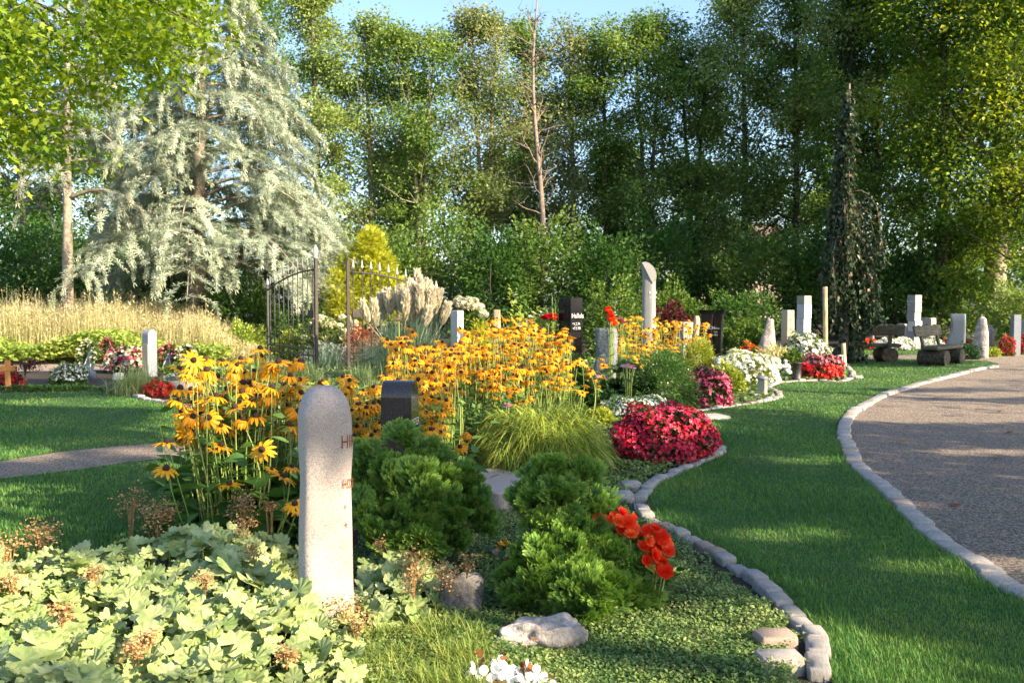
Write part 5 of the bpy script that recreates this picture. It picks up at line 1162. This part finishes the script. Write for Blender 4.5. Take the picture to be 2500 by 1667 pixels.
cl2 = [(*P(1020, 1370, 4.85)[:3], .09, .09, 420), (*P(1100, 1410, 4.6)[:3], .09, .07, 420), (*P(1010, 1420, 4.5)[:3], .07, .08, 300), (*P(1140, 1380, 4.6)[:3], .05, .05, 160), (*P(930, 1330, 5.0)[:3], .04, .04, 120)]
mantle('smaller patch of scalloped leaves right of the granite stele', [(-.76, 4.6), (-.60, 4.35), (-.38, 4.5), (-.30, 4.9), (-.42, 5.5), (-.72, 5.7), (-.84, 5.3)], 210, lambda x, y: .26 + 0 * x, [(SX, SY, .17)], cl2, .045, .08)
def dried_plant(label, px, py, D, rx, n, hx=0):
    q = P(px, py, D); root = thing('dried_flower', label, 'dried plant', (q[0], q[1], 0)); mb = MB()
    tufts(mb, q, rx, rx * .9, n, .013); mb.build('flower_head', M['dried'], root); mb = MB(); s = np.linspace(0, 1, 5)[:, None]
    for k in range(5): mb = MB(); mb.tube(np.array([q[0], q[1], 0]) + (q + rng.normal(0, rx * .3, 3) - [q[0], q[1], 0]) * s, .003, n=4, cap=False); mb.build('stem', M['dried'], root)
dried_plant('brown dried flower spray on the lawn edge beside the coneflowers', 385, 1270, 5.6, .12, 700); dried_plant('airy dried flower spray left of the browner one', 318, 1230, 5.8, .11, 320)
dried_plant('orange brown dried spray at the left end of the leaf patch', 105, 1310, 5.1, .10, 480); dried_plant('dried brown spray low at the left edge', 25, 1345, 4.9, .11, 420)
dried_plant('dark dried flower head in the shade under the coneflowers', 590, 1240, 5.5, .09, 420); dried_plant('small dried flower head next to the stele in shade', 660, 1235, 5.5, .045, 140)

# ---- dwarf cypresses
def hinoki(label, px, base, D, lobes, dens=1.0, leafm='hinoki'):
    """each lobe carries a few flat, cupped plates of fan sprays, one above the other"""
    root = thing('dwarf_cypress', label, 'conifer', (XW(px, D), D, 0)); mb = MB(); tb = MB(); o = np.array([XW(px, D), D, .0]); zmid = np.mean([P(l[0], l[1], D)[2] for l in lobes])
    near = leafm == 'hinoki'
    for (lx, ly, dd, w_, h_) in lobes:
        c = P(lx, ly, D + dd); rx = w_ / F * D / 2; rz = h_ / F * D / 2
        if near: rx *= .78; rz *= .85
        s = np.linspace(0, 1, 6)[:, None]; tb.tube(o + (c - o) * s + [0, 0, .05] * np.sin(s * 3.14), np.linspace(.02, .006, 6), n=5)
        for k in range(11 if near else 4):
            a = rng.uniform(0, 6.283); out = nrm(np.array([c[0] - o[0], c[1] - o[1], 0]) / (np.linalg.norm(c[:2] - o[:2]) + .05) * .8 + [math.cos(a), math.sin(a), 0] + [0, -.35, 0])
            up = rng.uniform(.2, 1.4); od = nrm(out + [0, 0, up]); sd = nrm(np.cross(od, [0, 0, 1.0])); nd = np.cross(sd, od)
            Rp = rx * (rng.uniform(.5, .95) if near else rng.uniform(.75, 1.15)); c0 = c + rdir(1, -.8, .9)[0] * [rx * .6, rx * .6, rz * .75] - od * Rp * .35
            n = int((170 if near else 75) * dens * (Rp / .1) ** 2) + 10; r = rng.random(n) ** .6; ph = rng.normal(0, .75, n)
            dirs = np.cos(ph)[:, None] * od + np.sin(ph)[:, None] * sd
            pos = c0 + dirs * (r * Rp)[:, None] + nd * (.30 * Rp * r ** 2 + rng.normal(0, .10 * Rp, n))[:, None]
            Y = nrm(dirs + nd * (.45 * r)[:, None] + rng.normal(0, .22, (n, 3)))
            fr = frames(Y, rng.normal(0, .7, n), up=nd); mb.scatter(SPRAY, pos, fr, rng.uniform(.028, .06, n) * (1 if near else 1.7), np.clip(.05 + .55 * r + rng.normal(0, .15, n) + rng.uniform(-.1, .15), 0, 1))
    tb.build('trunk', M['bark'], root); mb.build('foliage', M[leafm], root); return root
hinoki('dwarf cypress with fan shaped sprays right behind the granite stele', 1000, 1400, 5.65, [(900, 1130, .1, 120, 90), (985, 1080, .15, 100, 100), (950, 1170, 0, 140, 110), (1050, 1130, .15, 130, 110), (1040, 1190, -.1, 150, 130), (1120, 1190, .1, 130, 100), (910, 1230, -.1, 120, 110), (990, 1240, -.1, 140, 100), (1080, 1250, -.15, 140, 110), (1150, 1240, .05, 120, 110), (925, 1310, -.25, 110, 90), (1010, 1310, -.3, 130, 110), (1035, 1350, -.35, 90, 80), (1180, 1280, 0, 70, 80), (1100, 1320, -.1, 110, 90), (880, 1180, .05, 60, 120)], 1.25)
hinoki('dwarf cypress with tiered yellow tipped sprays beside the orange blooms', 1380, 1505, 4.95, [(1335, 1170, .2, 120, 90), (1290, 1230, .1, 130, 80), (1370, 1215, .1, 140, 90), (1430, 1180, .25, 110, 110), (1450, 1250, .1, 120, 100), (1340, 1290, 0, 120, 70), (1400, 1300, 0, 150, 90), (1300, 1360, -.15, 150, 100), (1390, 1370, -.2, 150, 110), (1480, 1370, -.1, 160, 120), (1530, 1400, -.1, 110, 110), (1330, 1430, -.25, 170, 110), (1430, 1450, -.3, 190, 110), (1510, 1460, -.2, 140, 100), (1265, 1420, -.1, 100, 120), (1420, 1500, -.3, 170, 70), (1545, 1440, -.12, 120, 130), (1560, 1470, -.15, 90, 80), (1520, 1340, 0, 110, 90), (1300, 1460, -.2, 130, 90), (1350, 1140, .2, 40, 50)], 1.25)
# thread-leaved cypress
q = G(1320, 1190); c = np.array([XW(1325, 8.3), 8.3, 0]); root = thing('thread_cypress', 'mounded yellow green cypress with long thread like shoots', 'conifer', c); mb = MB(); n = 6500
d = rdir(n, -.15, 1); lum = 1 + .22 * np.sin(d[:, 0] * 7) * np.sin(d[:, 1] * 6 + 1) + .15 * np.sin(d[:, 2] * 11 + d[:, 0] * 9); b = c + [0, 0, .28] + d * [.48, .48, .33] * (lum * rng.uniform(.2, 1.0, n) ** .5)[:, None]; az = np.arctan2(d[:, 1], d[:, 0]) + rng.normal(0, .6, n)
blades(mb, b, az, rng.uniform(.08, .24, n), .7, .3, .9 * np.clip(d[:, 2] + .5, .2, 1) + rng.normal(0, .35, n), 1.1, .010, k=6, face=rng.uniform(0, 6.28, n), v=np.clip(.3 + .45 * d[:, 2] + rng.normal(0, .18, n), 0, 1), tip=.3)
mb.build('foliage', M['thread'], root); mb = MB()
for k in range(8): limb(mb, c, rng.uniform(0, 6.28), rng.uniform(.5, 1.3), .45, .02, n=5)
mb.build('trunk', M['bark'], root)

# ---- bushes and flower mounds
def mound(name, label, px, base, wpx, hpx, leafm, n, ls, flowers=None, t=LEAF, cat='flowers', deep=.8, group=None, D=None, lump=.15, fz=0.0, sq=0.0, leafv=None, z0=None):
    q = G(px, base) if D is None else np.array([XW(px, D), D, 0]); rx = wpx / F * q[1] / 2; hz = P(px, base - hpx, q[1])[2] if D is None else P(px, base, q[1])[2]
    c = np.array([q[0], q[1] + rx * deep * .7, 0]) if D is None else q; root = thing(name, label, cat, (c[0], c[1], 0), group); mb = MB(); sd = px * .13
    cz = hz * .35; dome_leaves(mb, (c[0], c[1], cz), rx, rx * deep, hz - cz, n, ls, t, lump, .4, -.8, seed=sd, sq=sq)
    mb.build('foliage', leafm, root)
    if flowers:
        for fm, fn, fs, ft, flo, fhi, *nm in flowers:
            mb = MB(); d = rdir(fn, flo, fhi); k = 1 + lump * (np.sin(d[:, 0] * 5.1 + sd) * np.sin(d[:, 1] * 4.7 + sd * 2) + .7 * np.sin(d[:, 2] * 6.3 + d[:, 0] * 7.7 + sd * 3))
            d2 = np.sign(d) * np.abs(d) ** (1 - sq) if sq else d
            pos = np.array([c[0], c[1], cz]) + d2 * k[:, None] * [rx, rx * deep, hz - cz] * rng.uniform(.94, 1.07, fn)[:, None]; pos[:, 2] = np.maximum(pos[:, 2], .02)
            N_ = nrm(d + rng.normal(0, .35, (fn, 3)) + [0, 0, .3]); fr = frames(np.cross(N_, nrm(rng.normal(0, 1, (fn, 3))))); Yx = fr[:, 1]; fr = np.stack([np.cross(Yx, N_), Yx, N_], 1)
            mb.scatter(ft, pos, fr, fs * rng.uniform(.7, 1.25, fn)); mb.build(nm[0] if nm else 'blossoms', M[fm], root)
    return root
mound('begonia_mound', 'big magenta begonia mound at the lawn bend of the bed', 1627, 1136, 250, 138, M['dark_leaf'], 5000, .05, [('fl_magenta', 1500, .021, BLOOM, -.4, 1), ('fl_red', 420, .021, BLOOM, -.35, .9, 'red_blossoms')], lump=.12)
mound('white_flower_mat', 'low white flowering mat behind the magenta begonias', 1562, 1024, 180, 50, M['fine_green'], 2500, .04, [('fl_white', 900, .022, STAR5, -.1, 1)])
mound('begonia_mound', 'purple pink begonia bush with dark leaves at the lawn kerb', 1731, 995, 122, 92, M['dark_leaf'], 3000, .055, [('fl_purple', 520, .032, BLOOM, -.45, 1)], lump=.1, sq=.15)
mound('begonia_mound', 'long white begonia mound in the middle right of the bed', 1830, 938, 158, 74, M['bush_lime'], 3500, .06, [('fl_white', 900, .036, BLOOM, -.45, 1)], lump=.1, sq=.2)
mound('begonia_mound', 'red begonia mound with dusty pink top near the white lantern', 2012, 928, 104, 60, M['dark_leaf'], 2500, .055, [('fl_red', 420, .036, BLOOM, -.5, .45), ('fl_dustpink', 260, .036, BLOOM, .45, 1, 'upper_blossoms')], lump=.1)
mound('begonia_mound', 'bright red begonia mound beside the small curved white marker', 380, 969, 66, 38, M['bush_green'], 900, .05, [('fl_red', 420, .030, BLOOM, -.4, 1)])
mound('flower_bush', 'round white flowering bush on the left graves', 157, 947, 84, 56, M['bush_green'], 2200, .06, [('fl_white', 500, .028, STAR5, .0, 1)])
mound('flower_bush', 'dark red flowers behind the wooden cross', 18, 950, 60, 40, M['dark_leaf'], 700, .05, [('fl_red', 160, .03, BLOOM, -.2, 1)])
mound('foliage_bush', 'silver leaved low plant behind the pinkish slab', 440, 938, 90, 26, M['silver'], 1500, .05, cat='plant')
mound('sedum', 'purple flowering low plant left of the front coneflowers', 482, 985, 44, 34, M['dark_leaf'], 400, .05, [('fl_purple', 120, .02, STAR5, 0, 1)], cat='plant')
mound('bush', 'fine leaved green shrub left of the purple begonia', 1630, 1005, 160, 148, M['fine_green'], 9000, .045, [('fl_white', 40, .018, STAR5, -.2, 1)], t=LEAFN, cat='shrub')
mound('bush', 'yellow green feathery plant at the foot of the driftwood post', 1712, 930, 90, 100, M['bush_lime'], 3000, .07, t=LEAFN, cat='shrub')
mound('bush', 'yellow green leafy plant in front of the white begonias', 1778, 962, 90, 70, M['bush_lime'], 2200, .06, cat='shrub')
mound('bush', 'low variegated bush left of the magenta begonias', 1470, 1045, 70, 45, M['bush_lime'], 1200, .045, cat='shrub')
hinoki('very dark compact conifer in front of the black stele', 1390, 1030, 12.2, [(1370, 920, 0, 90, 80), (1330, 970, 0, 80, 80), (1400, 980, -.1, 120, 90), (1350, 1010, -.2, 100, 70), (1430, 1000, 0, 100, 80), (1450, 1040, -.1, 80, 90), (1400, 1040, -.2, 100, 60)], .55, 'dark_conifer')
hinoki('dark spreading conifer right of the rough blue grey stele', 1535, 1010, 13.6, [(1530, 920, 0, 70, 60), (1500, 960, 0, 70, 60), (1560, 955, 0, 80, 70), (1525, 990, -.1, 110, 60), (1580, 990, 0, 60, 60)], .6, 'dark_conifer')
mound('bush', 'green shrub covering the stele behind the red flower spike', 1500, 700, 165, 0, M['bush_green'], 4200, .10, cat='shrub', D=24.5, lump=.3)
mound('bush', 'green shrub between the slabs and the pointed rock', 1810, 785, 140, 0, M['bush_green'], 4200, .09, cat='shrub', D=23.5, lump=.2)
mound('bush', 'low dark bush behind the fine green shrub at the pillar foot', 1610, 862, 120, 0, M['fine_green'], 2500, .07, cat='shrub', D=17.6)
mound('bush', 'brownish grassy plant between the rock and the tan pillar', 1895, 848, 90, 0, M['dry'], 1200, .10, t=LEAFN, cat='plant', D=21.5)
mound('flower_bush', 'orange yellow blooming plant left of the pointed rock', 1830, 838, 60, 0, M['bush_green'], 800, .08, [('fl_orange', 60, .05, BLOOM, 0, 1)], D=22)
mound('flower_bush', 'white flowering bush at the foot of the tan pillar', 1965, 818, 100, 0, M['bush_green'], 2200, .08, [('fl_white', 420, .045, BLOOM, -.2, 1)], D=22.4)
mound('potted_plant', 'dark leafy plant above the grave vase', 1938, 855, 60, 0, M['bush_green'], 1200, .07, cat='plant', D=20.2)
mound('bush', 'bright yellow rounded bush left of the wooden post', 1172, 782, 66, 0, M['gold'], 2600, .08, t=LEAFN, cat='shrub', D=18.6, lump=.1)
mound('bush', 'tall loose plant with pale tips behind the yellow flowers', 1285, 765, 130, 0, M['weed'], 2200, .09, [('fl_cream', 120, .05, STAR5, 0, 1)], cat='plant', D=17.2, lump=.4)
mound('bush', 'small green hedge plant right of the red roses', 1345, 788, 60, 0, M['bush_green'], 1400, .07, cat='shrub', D=17.8)
mound('bush', 'greyish bush of small leaves between clump and thread cypress', 1230, 985, 200, 0, M['fine_green'], 3500, .05, cat='shrub', D=9.2, lump=.25)
mound('bush', 'rounded lime green bush seen through the gate bars', 722, 808, 110, 0, M['bush_lime'], 3200, .07, cat='shrub', D=24, lump=.08)
mound('bush', 'coral leaved plant behind the right gate post', 880, 795, 80, 0, M['heuchera'], 1500, .09, cat='plant', D=22.6)
mound('bush', 'leafy green shrub at the right end of the dry grass', 590, 790, 110, 0, M['weed'], 3000, .09, cat='shrub', D=26, lump=.3)
mound('bush', 'low flowering rim of green plants behind the gate', 800, 838, 130, 0, M['silver'], 1500, .07, cat='plant', D=22)
# golden conifer
D = 26.5; c = np.array([XW(905, D), D, 0]); root = thing('golden_conifer', 'bright golden yellow conifer behind the gate', 'conifer', c); mb = MB()
for lx, ly, w_, h_ in ((905, 600, 70, 90), (880, 640, 110, 90), (925, 650, 90, 90), (850, 700, 120, 100), (900, 700, 130, 100), (950, 710, 90, 110), (840, 745, 90, 70), (930, 760, 130, 90), (870, 765, 120, 70)):
    cc = P(lx, ly, D + rng.normal(0, .2)); rx, rz = w_ / F * D / 2, h_ / F * D / 2; n = 1000; d = rdir(n, -.7, 1); mb.scatter(SPRAY, cc + d * [rx, rx, rz] * rng.uniform(.4, 1, n)[:, None], frames(nrm(d + [0, 0, .3] + rng.normal(0, .3, (n, 3))), rng.uniform(-1, 1, n)), rng.uniform(.08, .16, n))
mb.build('foliage', M['gold'], root); mb = MB(); mb.tube(np.array([c, c + [0, 0, 2], c + [.05, 0, 3.2]]), np.array([.08, .05, .02])); mb.build('trunk', M['bark'], root)
# hydrangeas
def hydrangea(label, D, px, top, wpx, heads, hm='fl_cream', hs=.10):
    root = mound('hydrangea', label, px, top, wpx, 0, M['bush_green'], 2600, .11, cat='shrub', D=D)
    for hx, hy in heads:
        q = P(hx, hy, D - .35 * rng.random()); mb = MB(); d = rdir(46, -.5, 1); mb.scatter(STAR5, q + d * hs * [.9, .9, 1.1], frames(np.cross(d, nrm(rng.normal(0, 1, (46, 3)))), None), .055); mb.build('flower_head', M[hm], root)
hydrangea('creamy white hydrangea bush seen between the two gate leaves', 23.6, 800, 775, 170, [(rng.uniform(735, 880), rng.uniform(772, 835)) for _ in range(46)], hs=.085)
hydrangea('white hydrangea bush with conical heads right of the pampas grass', 21.5, 1142, 745, 90, [(1103, 746), (1120, 733), (1130, 738), (1144, 735), (1158, 738), (1150, 750), (1165, 750), (1172, 752), (1180, 768), (1125, 745), (1137, 750)], hs=.10)
# roses, red spike, climbing plant, pinks
def stemmed(name, label, D, pts, ft, fm, sz, cat='flowers', leaves=25, base=None):
    ps = [P(x, y, D + rng.normal(0, .05)) for x, y in pts]; c = np.mean(ps, 0); root = thing(name, label, cat, (c[0], c[1], 0)); mb = MB(); lv = MB()
    for p in ps:
        f = MB(); n = 3; f.scatter(ft, p + rng.normal(0, sz * .2, (n, 3)), frames(rdir(n, -.4, .4)), sz); f.build('bloom', M[fm], root); mb = MB(); mb.tube(np.array([[c[0] + (p[0] - c[0]) * .4, p[1], 0], (p + [c[0], c[1], 0]) / 2 + [0, 0, .1], p]), .006, n=4); mb.build('stem', M['stem'], root)
    n = leaves; i = rng.integers(0, len(ps), n); q = np.array(ps)[i] * [1, 1, 0] + np.c_[rng.normal(0, .08, (n, 2)), rng.uniform(.1, .95, n) * np.array(ps)[i][:, 2]]; lv.scatter(OVATE, q, frames(rdir(n, -.3, .5)), rng.uniform(.06, .12, n)); lv.build('foliage', M['bush_green'], root)
stemmed('rose', 'red roses left of the black stele', 17.0, [(1328, 778), (1338, 774), (1350, 780), (1352, 774)], DOUBLE, 'fl_red', .09)
stemmed('red_flower_spike', 'nodding red flower spike above the rough blue grey stele', 15.6, [(1484, 757), (1487, 765), (1490, 772), (1494, 780), (1497, 788), (1500, 795)], DOUBLE, 'fl_orange', .07)
stemmed('coral_flower', 'coral pink bloom among the far coneflowers', 16.6, [(1515, 782), (1521, 786)], DOUBLE, 'fl_dustpink', .07, leaves=8)
stemmed('stonecrop', 'pink flower cluster in front of the dark spreading conifer', 12.9, [(1520, 892), (1530, 890), (1538, 895), (1545, 893), (1549, 899), (1528, 897)], STAR5, 'fl_pink', .045)
stemmed('stonecrop', 'small pink flower at the foot of the rough blue grey stele', 12.6, [(1458, 918), (1462, 922)], STAR5, 'fl_pink', .05, leaves=8)
stemmed('pink_flower', 'single pink flower above the thread cypress', 8.9, [(1236, 989), (1242, 992)], DOUBLE, 'fl_pink', .03, leaves=10)
stemmed('pink_flower', 'lone lilac flower head in front of the pampas grass', 9.6, [(974, 784)], DOUBLE, 'fl_pink', .035, leaves=6)
stemmed('climbing_plant', 'leafy climbing shoot left of the black stele', 16.9, [(1348, 722), (1356, 735), (1350, 750)], LEAF, 'bush_green', .12, 'plant', 60)
stemmed('marigold', 'tiny orange yellow flowers in the clay bowl', G(1232, 1372)[1], [(1222, 1326), (1232, 1320), (1240, 1326), (1214, 1333), (1241, 1341), (1216, 1345), (1228, 1330)], STAR5, 'fl_yellow', .022, leaves=40)
# orange begonias, white begonias
def begonia(label, pts, D0, mat, sz, tmpl, leafm, nl, lsz, low=0.0):
    ps = [P(x, y, D0 + dd) for x, y, dd in pts]; c = np.mean(ps, 0); root = thing('begonia_plant', label, 'flowers', (c[0], c[1], 0))
    for p in ps:
        f = MB(); n = 1; Z = nrm(np.array([[rng.normal(.25, .35), rng.normal(-.75, .3), rng.normal(.55, .25)]])); Y = nrm(np.cross(Z, rng.normal(0, 1, (1, 3)))); f.scatter(tmpl, p[None], np.stack([np.cross(Y, Z), Y, Z], 1), sz * rng.uniform(.8, 1.2), np.array([rng.random()])); f.build('bloom', M[mat], root)
    n = nl; i = rng.integers(0, len(ps), n); q = np.array(ps)[i] + rng.normal(0, .05, (n, 3)) - [0, -.04, .05]; q[:, 2] = np.maximum(q[:, 2] * (1 - low * rng.random(n)), .02); lv = MB(); lv.scatter(ROUND, q, frames(rdir(n, -.3, .6), rng.normal(0, .4, n)), lsz * rng.uniform(.6, 1.2, n)); lv.build('foliage', M[leafm], root)
    for p in ps: mb = MB(); mb.tube(np.array([[p[0] * .7 + c[0] * .3, p[1] + .03, 0], p - [0, -.02, .03]]), .006, n=5); mb.build('stem', M['stem'], root)
    return root
begonia('glowing orange red begonia blooms leaning out of the dwarf cypress', [(1458, 1268, .1), (1478, 1272, .1), (1500, 1262, .1), (1520, 1252, .1), (1512, 1272, 0), (1535, 1275, 0), (1550, 1290, 0), (1520, 1295, 0), (1540, 1305, -.05), (1560, 1310, 0), (1545, 1265, .1), (1580, 1295, 0), (1600, 1290, 0), (1585, 1320, -.05), (1605, 1330, 0), (1570, 1335, -.05), (1625, 1325, 0), (1632, 1345, -.05), (1600, 1355, -.1), (1580, 1370, -.1), (1620, 1370, -.1), (1605, 1388, -.1), (1625, 1395, -.12), (1548, 1350, 0), (1588, 1350, -.05), (1615, 1310, 0)], 4.86, 'fl_orange', .037, DOUBLE, 'bush_green', 230, .06, .7)
begonia('white begonia blooms with bronze leaves at the bottom edge', [(1160, 1638, 0), (1185, 1655, 0), (1220, 1625, .05), (1238, 1640, 0), (1250, 1652, 0), (1215, 1650, 0), (1150, 1665, 0), (1290, 1635, .05), (1310, 1650, 0), (1280, 1655, 0), (1335, 1668, 0), (1200, 1670, 0), (1250, 1672, 0)], 3.75, 'fl_white', .040, FLAT, 'bronze', 90, .055)

# ---- ornamental grasses
def orn(name, label, c, n, L0, L1, spread, mat, wd=.008, droop=.9, az=None, plumes=()):
    c = np.array(c, float); root = thing(name, label, 'ornamental grass', c); mb = MB(); B = c + np.c_[rng.normal(0, spread * .25, (n, 2)), np.zeros(n)]; ln = rng.uniform(.15, 1, n)
    blades(mb, B, rng.uniform(0, 6.283, n), rng.uniform(L0, L1, n), ln * .45, ln * .5, 1.0, ln * droop, wd, k=7)
    mb.build('foliage', M[mat], root)
    for px, py0, py1, wpx, D in plumes:
        top, bot = P(px[0], py0, D), P(px[1], py1, D); w_ = wpx * .78 / F * D / 2; L = np.linalg.norm(top - bot); m = 620; u = rng.beta(1.3, 1.2, m); ctr = bot + (top - bot) * u[:, None]
        env = w_ * np.sin(np.pi * np.clip(u * .9 + .06, 0, 1)) ** .8; dd = rdir(m, -.6, .6); mb = MB(); pos = ctr + dd * env[:, None] * rng.uniform(.1, .8, m)[:, None]
        Y = nrm(nrm(top - bot) * 1.0 + dd * .45); mb.scatter(LEAFN, pos, frames(Y, rng.uniform(-2, 2, m)), rng.uniform(.09, .17, m), np.clip(.3 + .5 * u + rng.normal(0, .15, m), 0, 1))
        s = np.linspace(0, 1, 6)[:, None]; ft = c + [rng.normal(0, .1), rng.normal(0, .1), 0]; mb.tube(ft + (bot - ft) * s, .006, n=4, cap=False); mb.build('plume', M['plume'], root)
    return root
Dp_ = 18.5; pl = [((912, 918), 740, 800, 20, Dp_ - .4), ((930, 938), 722, 785, 24, Dp_), ((948, 955), 715, 770, 26, Dp_ - .2), ((980, 978), 706, 765, 22, Dp_ - .3), ((973, 974), 712, 768, 20, Dp_), ((1000, 1000), 690, 770, 24, Dp_), ((1018, 1018), 668, 760, 26, Dp_ + .2), ((1012, 1010), 700, 790, 22, Dp_ - .4), ((1035, 1030), 690, 765, 24, Dp_), ((1047, 1040), 694, 772, 22, Dp_ + .1), ((1055, 1048), 712, 785, 22, Dp_ - .2), ((1072, 1058), 715, 770, 24, Dp_), ((1092, 1078), 748, 795, 20, Dp_ - .3), ((886, 900), 745, 790, 16, Dp_ - .5), ((1046, 1036), 760, 800, 16, Dp_ - .6), ((990, 990), 720, 785, 20, Dp_ - .5), ((1025, 1024), 705, 775, 20, Dp_ - .5)]
orn('pampas_grass', 'large pampas grass with creamy plumes right of the gate', (XW(1000, Dp_), Dp_, 0), 3200, .9, 1.9, .8, 'blue_grass', .014, .8, plumes=pl)
orn('ornamental_grass', 'pale arching grass in front of the arched grey stele', G(318, 968) + [0, .25, 0], 900, .35, .85, .55, 'pale_grass', .010, .95)
for px, py, L, lab in ((800, 905, .75, 'blue green grass clump at the foot of the tall gate post'), (905, 900, .95, 'blue green grass clump in front of the right gate leaf'), (750, 935, .6, 'grass clump just left of the tall gate post'), (985, 915, .85, 'green grass clump before the pampas grass'), (880, 945, .6, 'light grass clump left of the coneflowers'), (1085, 900, .85, 'arching grass clump below the slim white stele'), (660, 925, .6, 'grass clump in front of the gate hinge')):
    q = G(px, py); orn('ornamental_grass', lab, q, 500, L * .6, L * 1.15, .5, 'blue_grass' if 'blue' in lab else 'orn_grass', .010, .9)
# ---- far flower beds on the right
for px, base, w_, h_, mt, n, lab in ((2108, 852, 68, 24, 'fl_orange', 700, 'strip of orange flowers behind the horizontal bench'), (2190, 856, 96, 28, 'fl_white', 800, 'strip of white flowers at the foot of the stacked pillar'), (2278, 852, 62, 26, 'fl_white', 500, 'white flowers below the stone with the hole'), (2340, 848, 70, 20, 'fl_red', 500, 'red flowers in front of the wavy stele'), (2460, 870, 34, 48, 'fl_magenta', 320, 'crimson flower bush left of the dark stele at the right edge'), (2505, 866, 40, 44, 'fl_magenta', 320, 'crimson flower bush cut by the right edge'), (1960, 856, 50, 26, 'fl_orange', 260, 'orange flowers peeping out behind the tan pillar'), (1240 + 760, 862, 60, 24, 'fl_white', 300, 'white flowers behind the weeping beech stem')):
    mound('flower_bed_plant', lab, px, base, w_, h_, M['bush_green'], 900, .08, [(mt, n, .05, BLOOM, -.3, 1)], deep=.35)
mound('bush', 'dark green low plant left of the pale pointed stone', 2365, 878, 60, 36, M['dark_conifer'], 1200, .08, cat='shrub'); mound('bush', 'small light green plant right of the pale pointed stone', 2428, 872, 40, 22, M['bush_lime'], 600, .07, cat='shrub')
# ---- wreaths on stands
def wreath(label, px, base, hpx, wpx, fm, rot):
    q = G(px, base); h = hpx / F * q[1]; w_ = wpx / F * q[1] * .9; root = thing('wreath', label, 'wreath', q, 'wreaths on stands'); mb = MB(); n = 620; a = rng.uniform(-.65, math.pi + .65, n); rr = h * .36
    cs, sn = math.cos(rot), math.sin(rot); lx = np.cos(a) * w_ * .46; lz = h * .60 + np.sin(a) * rr; off = rng.normal(0, 1, (n, 3)) * [h * .06, h * .06, h * .06]; back = (lz - h * .5) * .25
    pos = q + np.stack([lx * cs - back * sn, lx * sn + back * cs, lz], 1) + off; mb.scatter(LEAF, pos, frames(rdir(n)), .07 * rng.uniform(.6, 1.3, n)); mb.build('ring', M['bush_green'], root)
    mb = MB(); k = rng.choice(n, 70, False); mb.scatter(BLOOM, pos[k] + [0, -.06, .03], frames(rdir(70)), .035); mb.build('blossoms', M[fm], root)
    mb = MB(); V = [q + [(-w_ * .34) * cs, (-w_ * .34) * sn, .03], q + [(w_ * .30) * cs, (w_ * .30) * sn, .03], q + [(w_ * .26) * cs - .1 * sn, w_ * .26 * sn + .1 * cs, h * .78], q + [(-w_ * .24) * cs - .1 * sn, -w_ * .24 * sn + .1 * cs, h * .78]]; V = np.array(V); V = np.concatenate([V, V + [-.02 * sn, .02 * cs, 0]])
    mb.faces(V, [(0, 1, 2, 3), (7, 6, 5, 4), (0, 4, 5, 1), (1, 5, 6, 2), (2, 6, 7, 3), (3, 7, 4, 0)], smooth=False); mb.build('backing_card', M['card'], root)
    for sx in (-.3, .3):
        mb = MB(); mb.tube(np.array([q + [sx * w_ * cs, sx * w_ * sn - .12, .0], q + [-sn * .08, cs * .08 - .05, h * .7]]), .014, n=5); mb.build('stand_leg', M['white_stone'], root)
wreath('green wreath on a pale stand at the left end of the row', 216, 908, 72, 52, 'fl_cream', -.35); wreath('dark wreath behind the heap of white and red flowers', 262, 896, 66, 40, 'fl_purple', -.3); wreath('wreath with pale card right of the arched grey stele', 410, 902, 58, 46, 'fl_purple', -.2); wreath('rightmost wreath with a wide green card', 455, 904, 58, 56, 'fl_cream', -.25)
mound('flower_arrangement', 'heap of white, pink and red funeral flowers left of the arched stele', 300, 912, 105, 62, M['dark_leaf'], 1600, .07, [('fl_cream', 230, .045, BLOOM, .0, 1), ('fl_magenta', 40, .06, BLOOM, .3, .9, 'red_blossoms'), ('fl_dustpink', 90, .045, BLOOM, -.3, .9, 'pink_blossoms')])
mound('bush', 'dark green low planting under the right wreaths', 440, 918, 110, 24, M['bush_green'], 1400, .06, cat='shrub')
# small purple maple
q = G(60, 952); root = thing('purple_maple', 'small dark purple leaved sapling right of the wooden cross', 'tree', q); tb, cb = MB(), MB(); h = P(60, 868, q[1])[2]; tb.tube(np.array([q, q + [.02, 0, h * .5], q + [0, 0, h * .8]]), np.array([.012, .010, .006]))
for k in range(9):
    p = limb(tb, q + [0, 0, h * rng.uniform(.45, .75)], rng.uniform(0, 6.28), .35, .25, .006, n=4); n = 60; cb.scatter(LEAF, p[-1] + rng.normal(0, 1, (n, 3)) * [.09, .09, .03], frames(rdir(n, -.6, .2)), .05)
tb.build('trunk', M['bark'], root); cb.build('crown', M['purple_leaf'], root)
q0 = G(20, 955)
mound('ground_plant', 'low green edging plants around the wooden cross', 130, 957, 300, 14, M['fine_green'], 1500, .05, cat='plant', deep=.12)
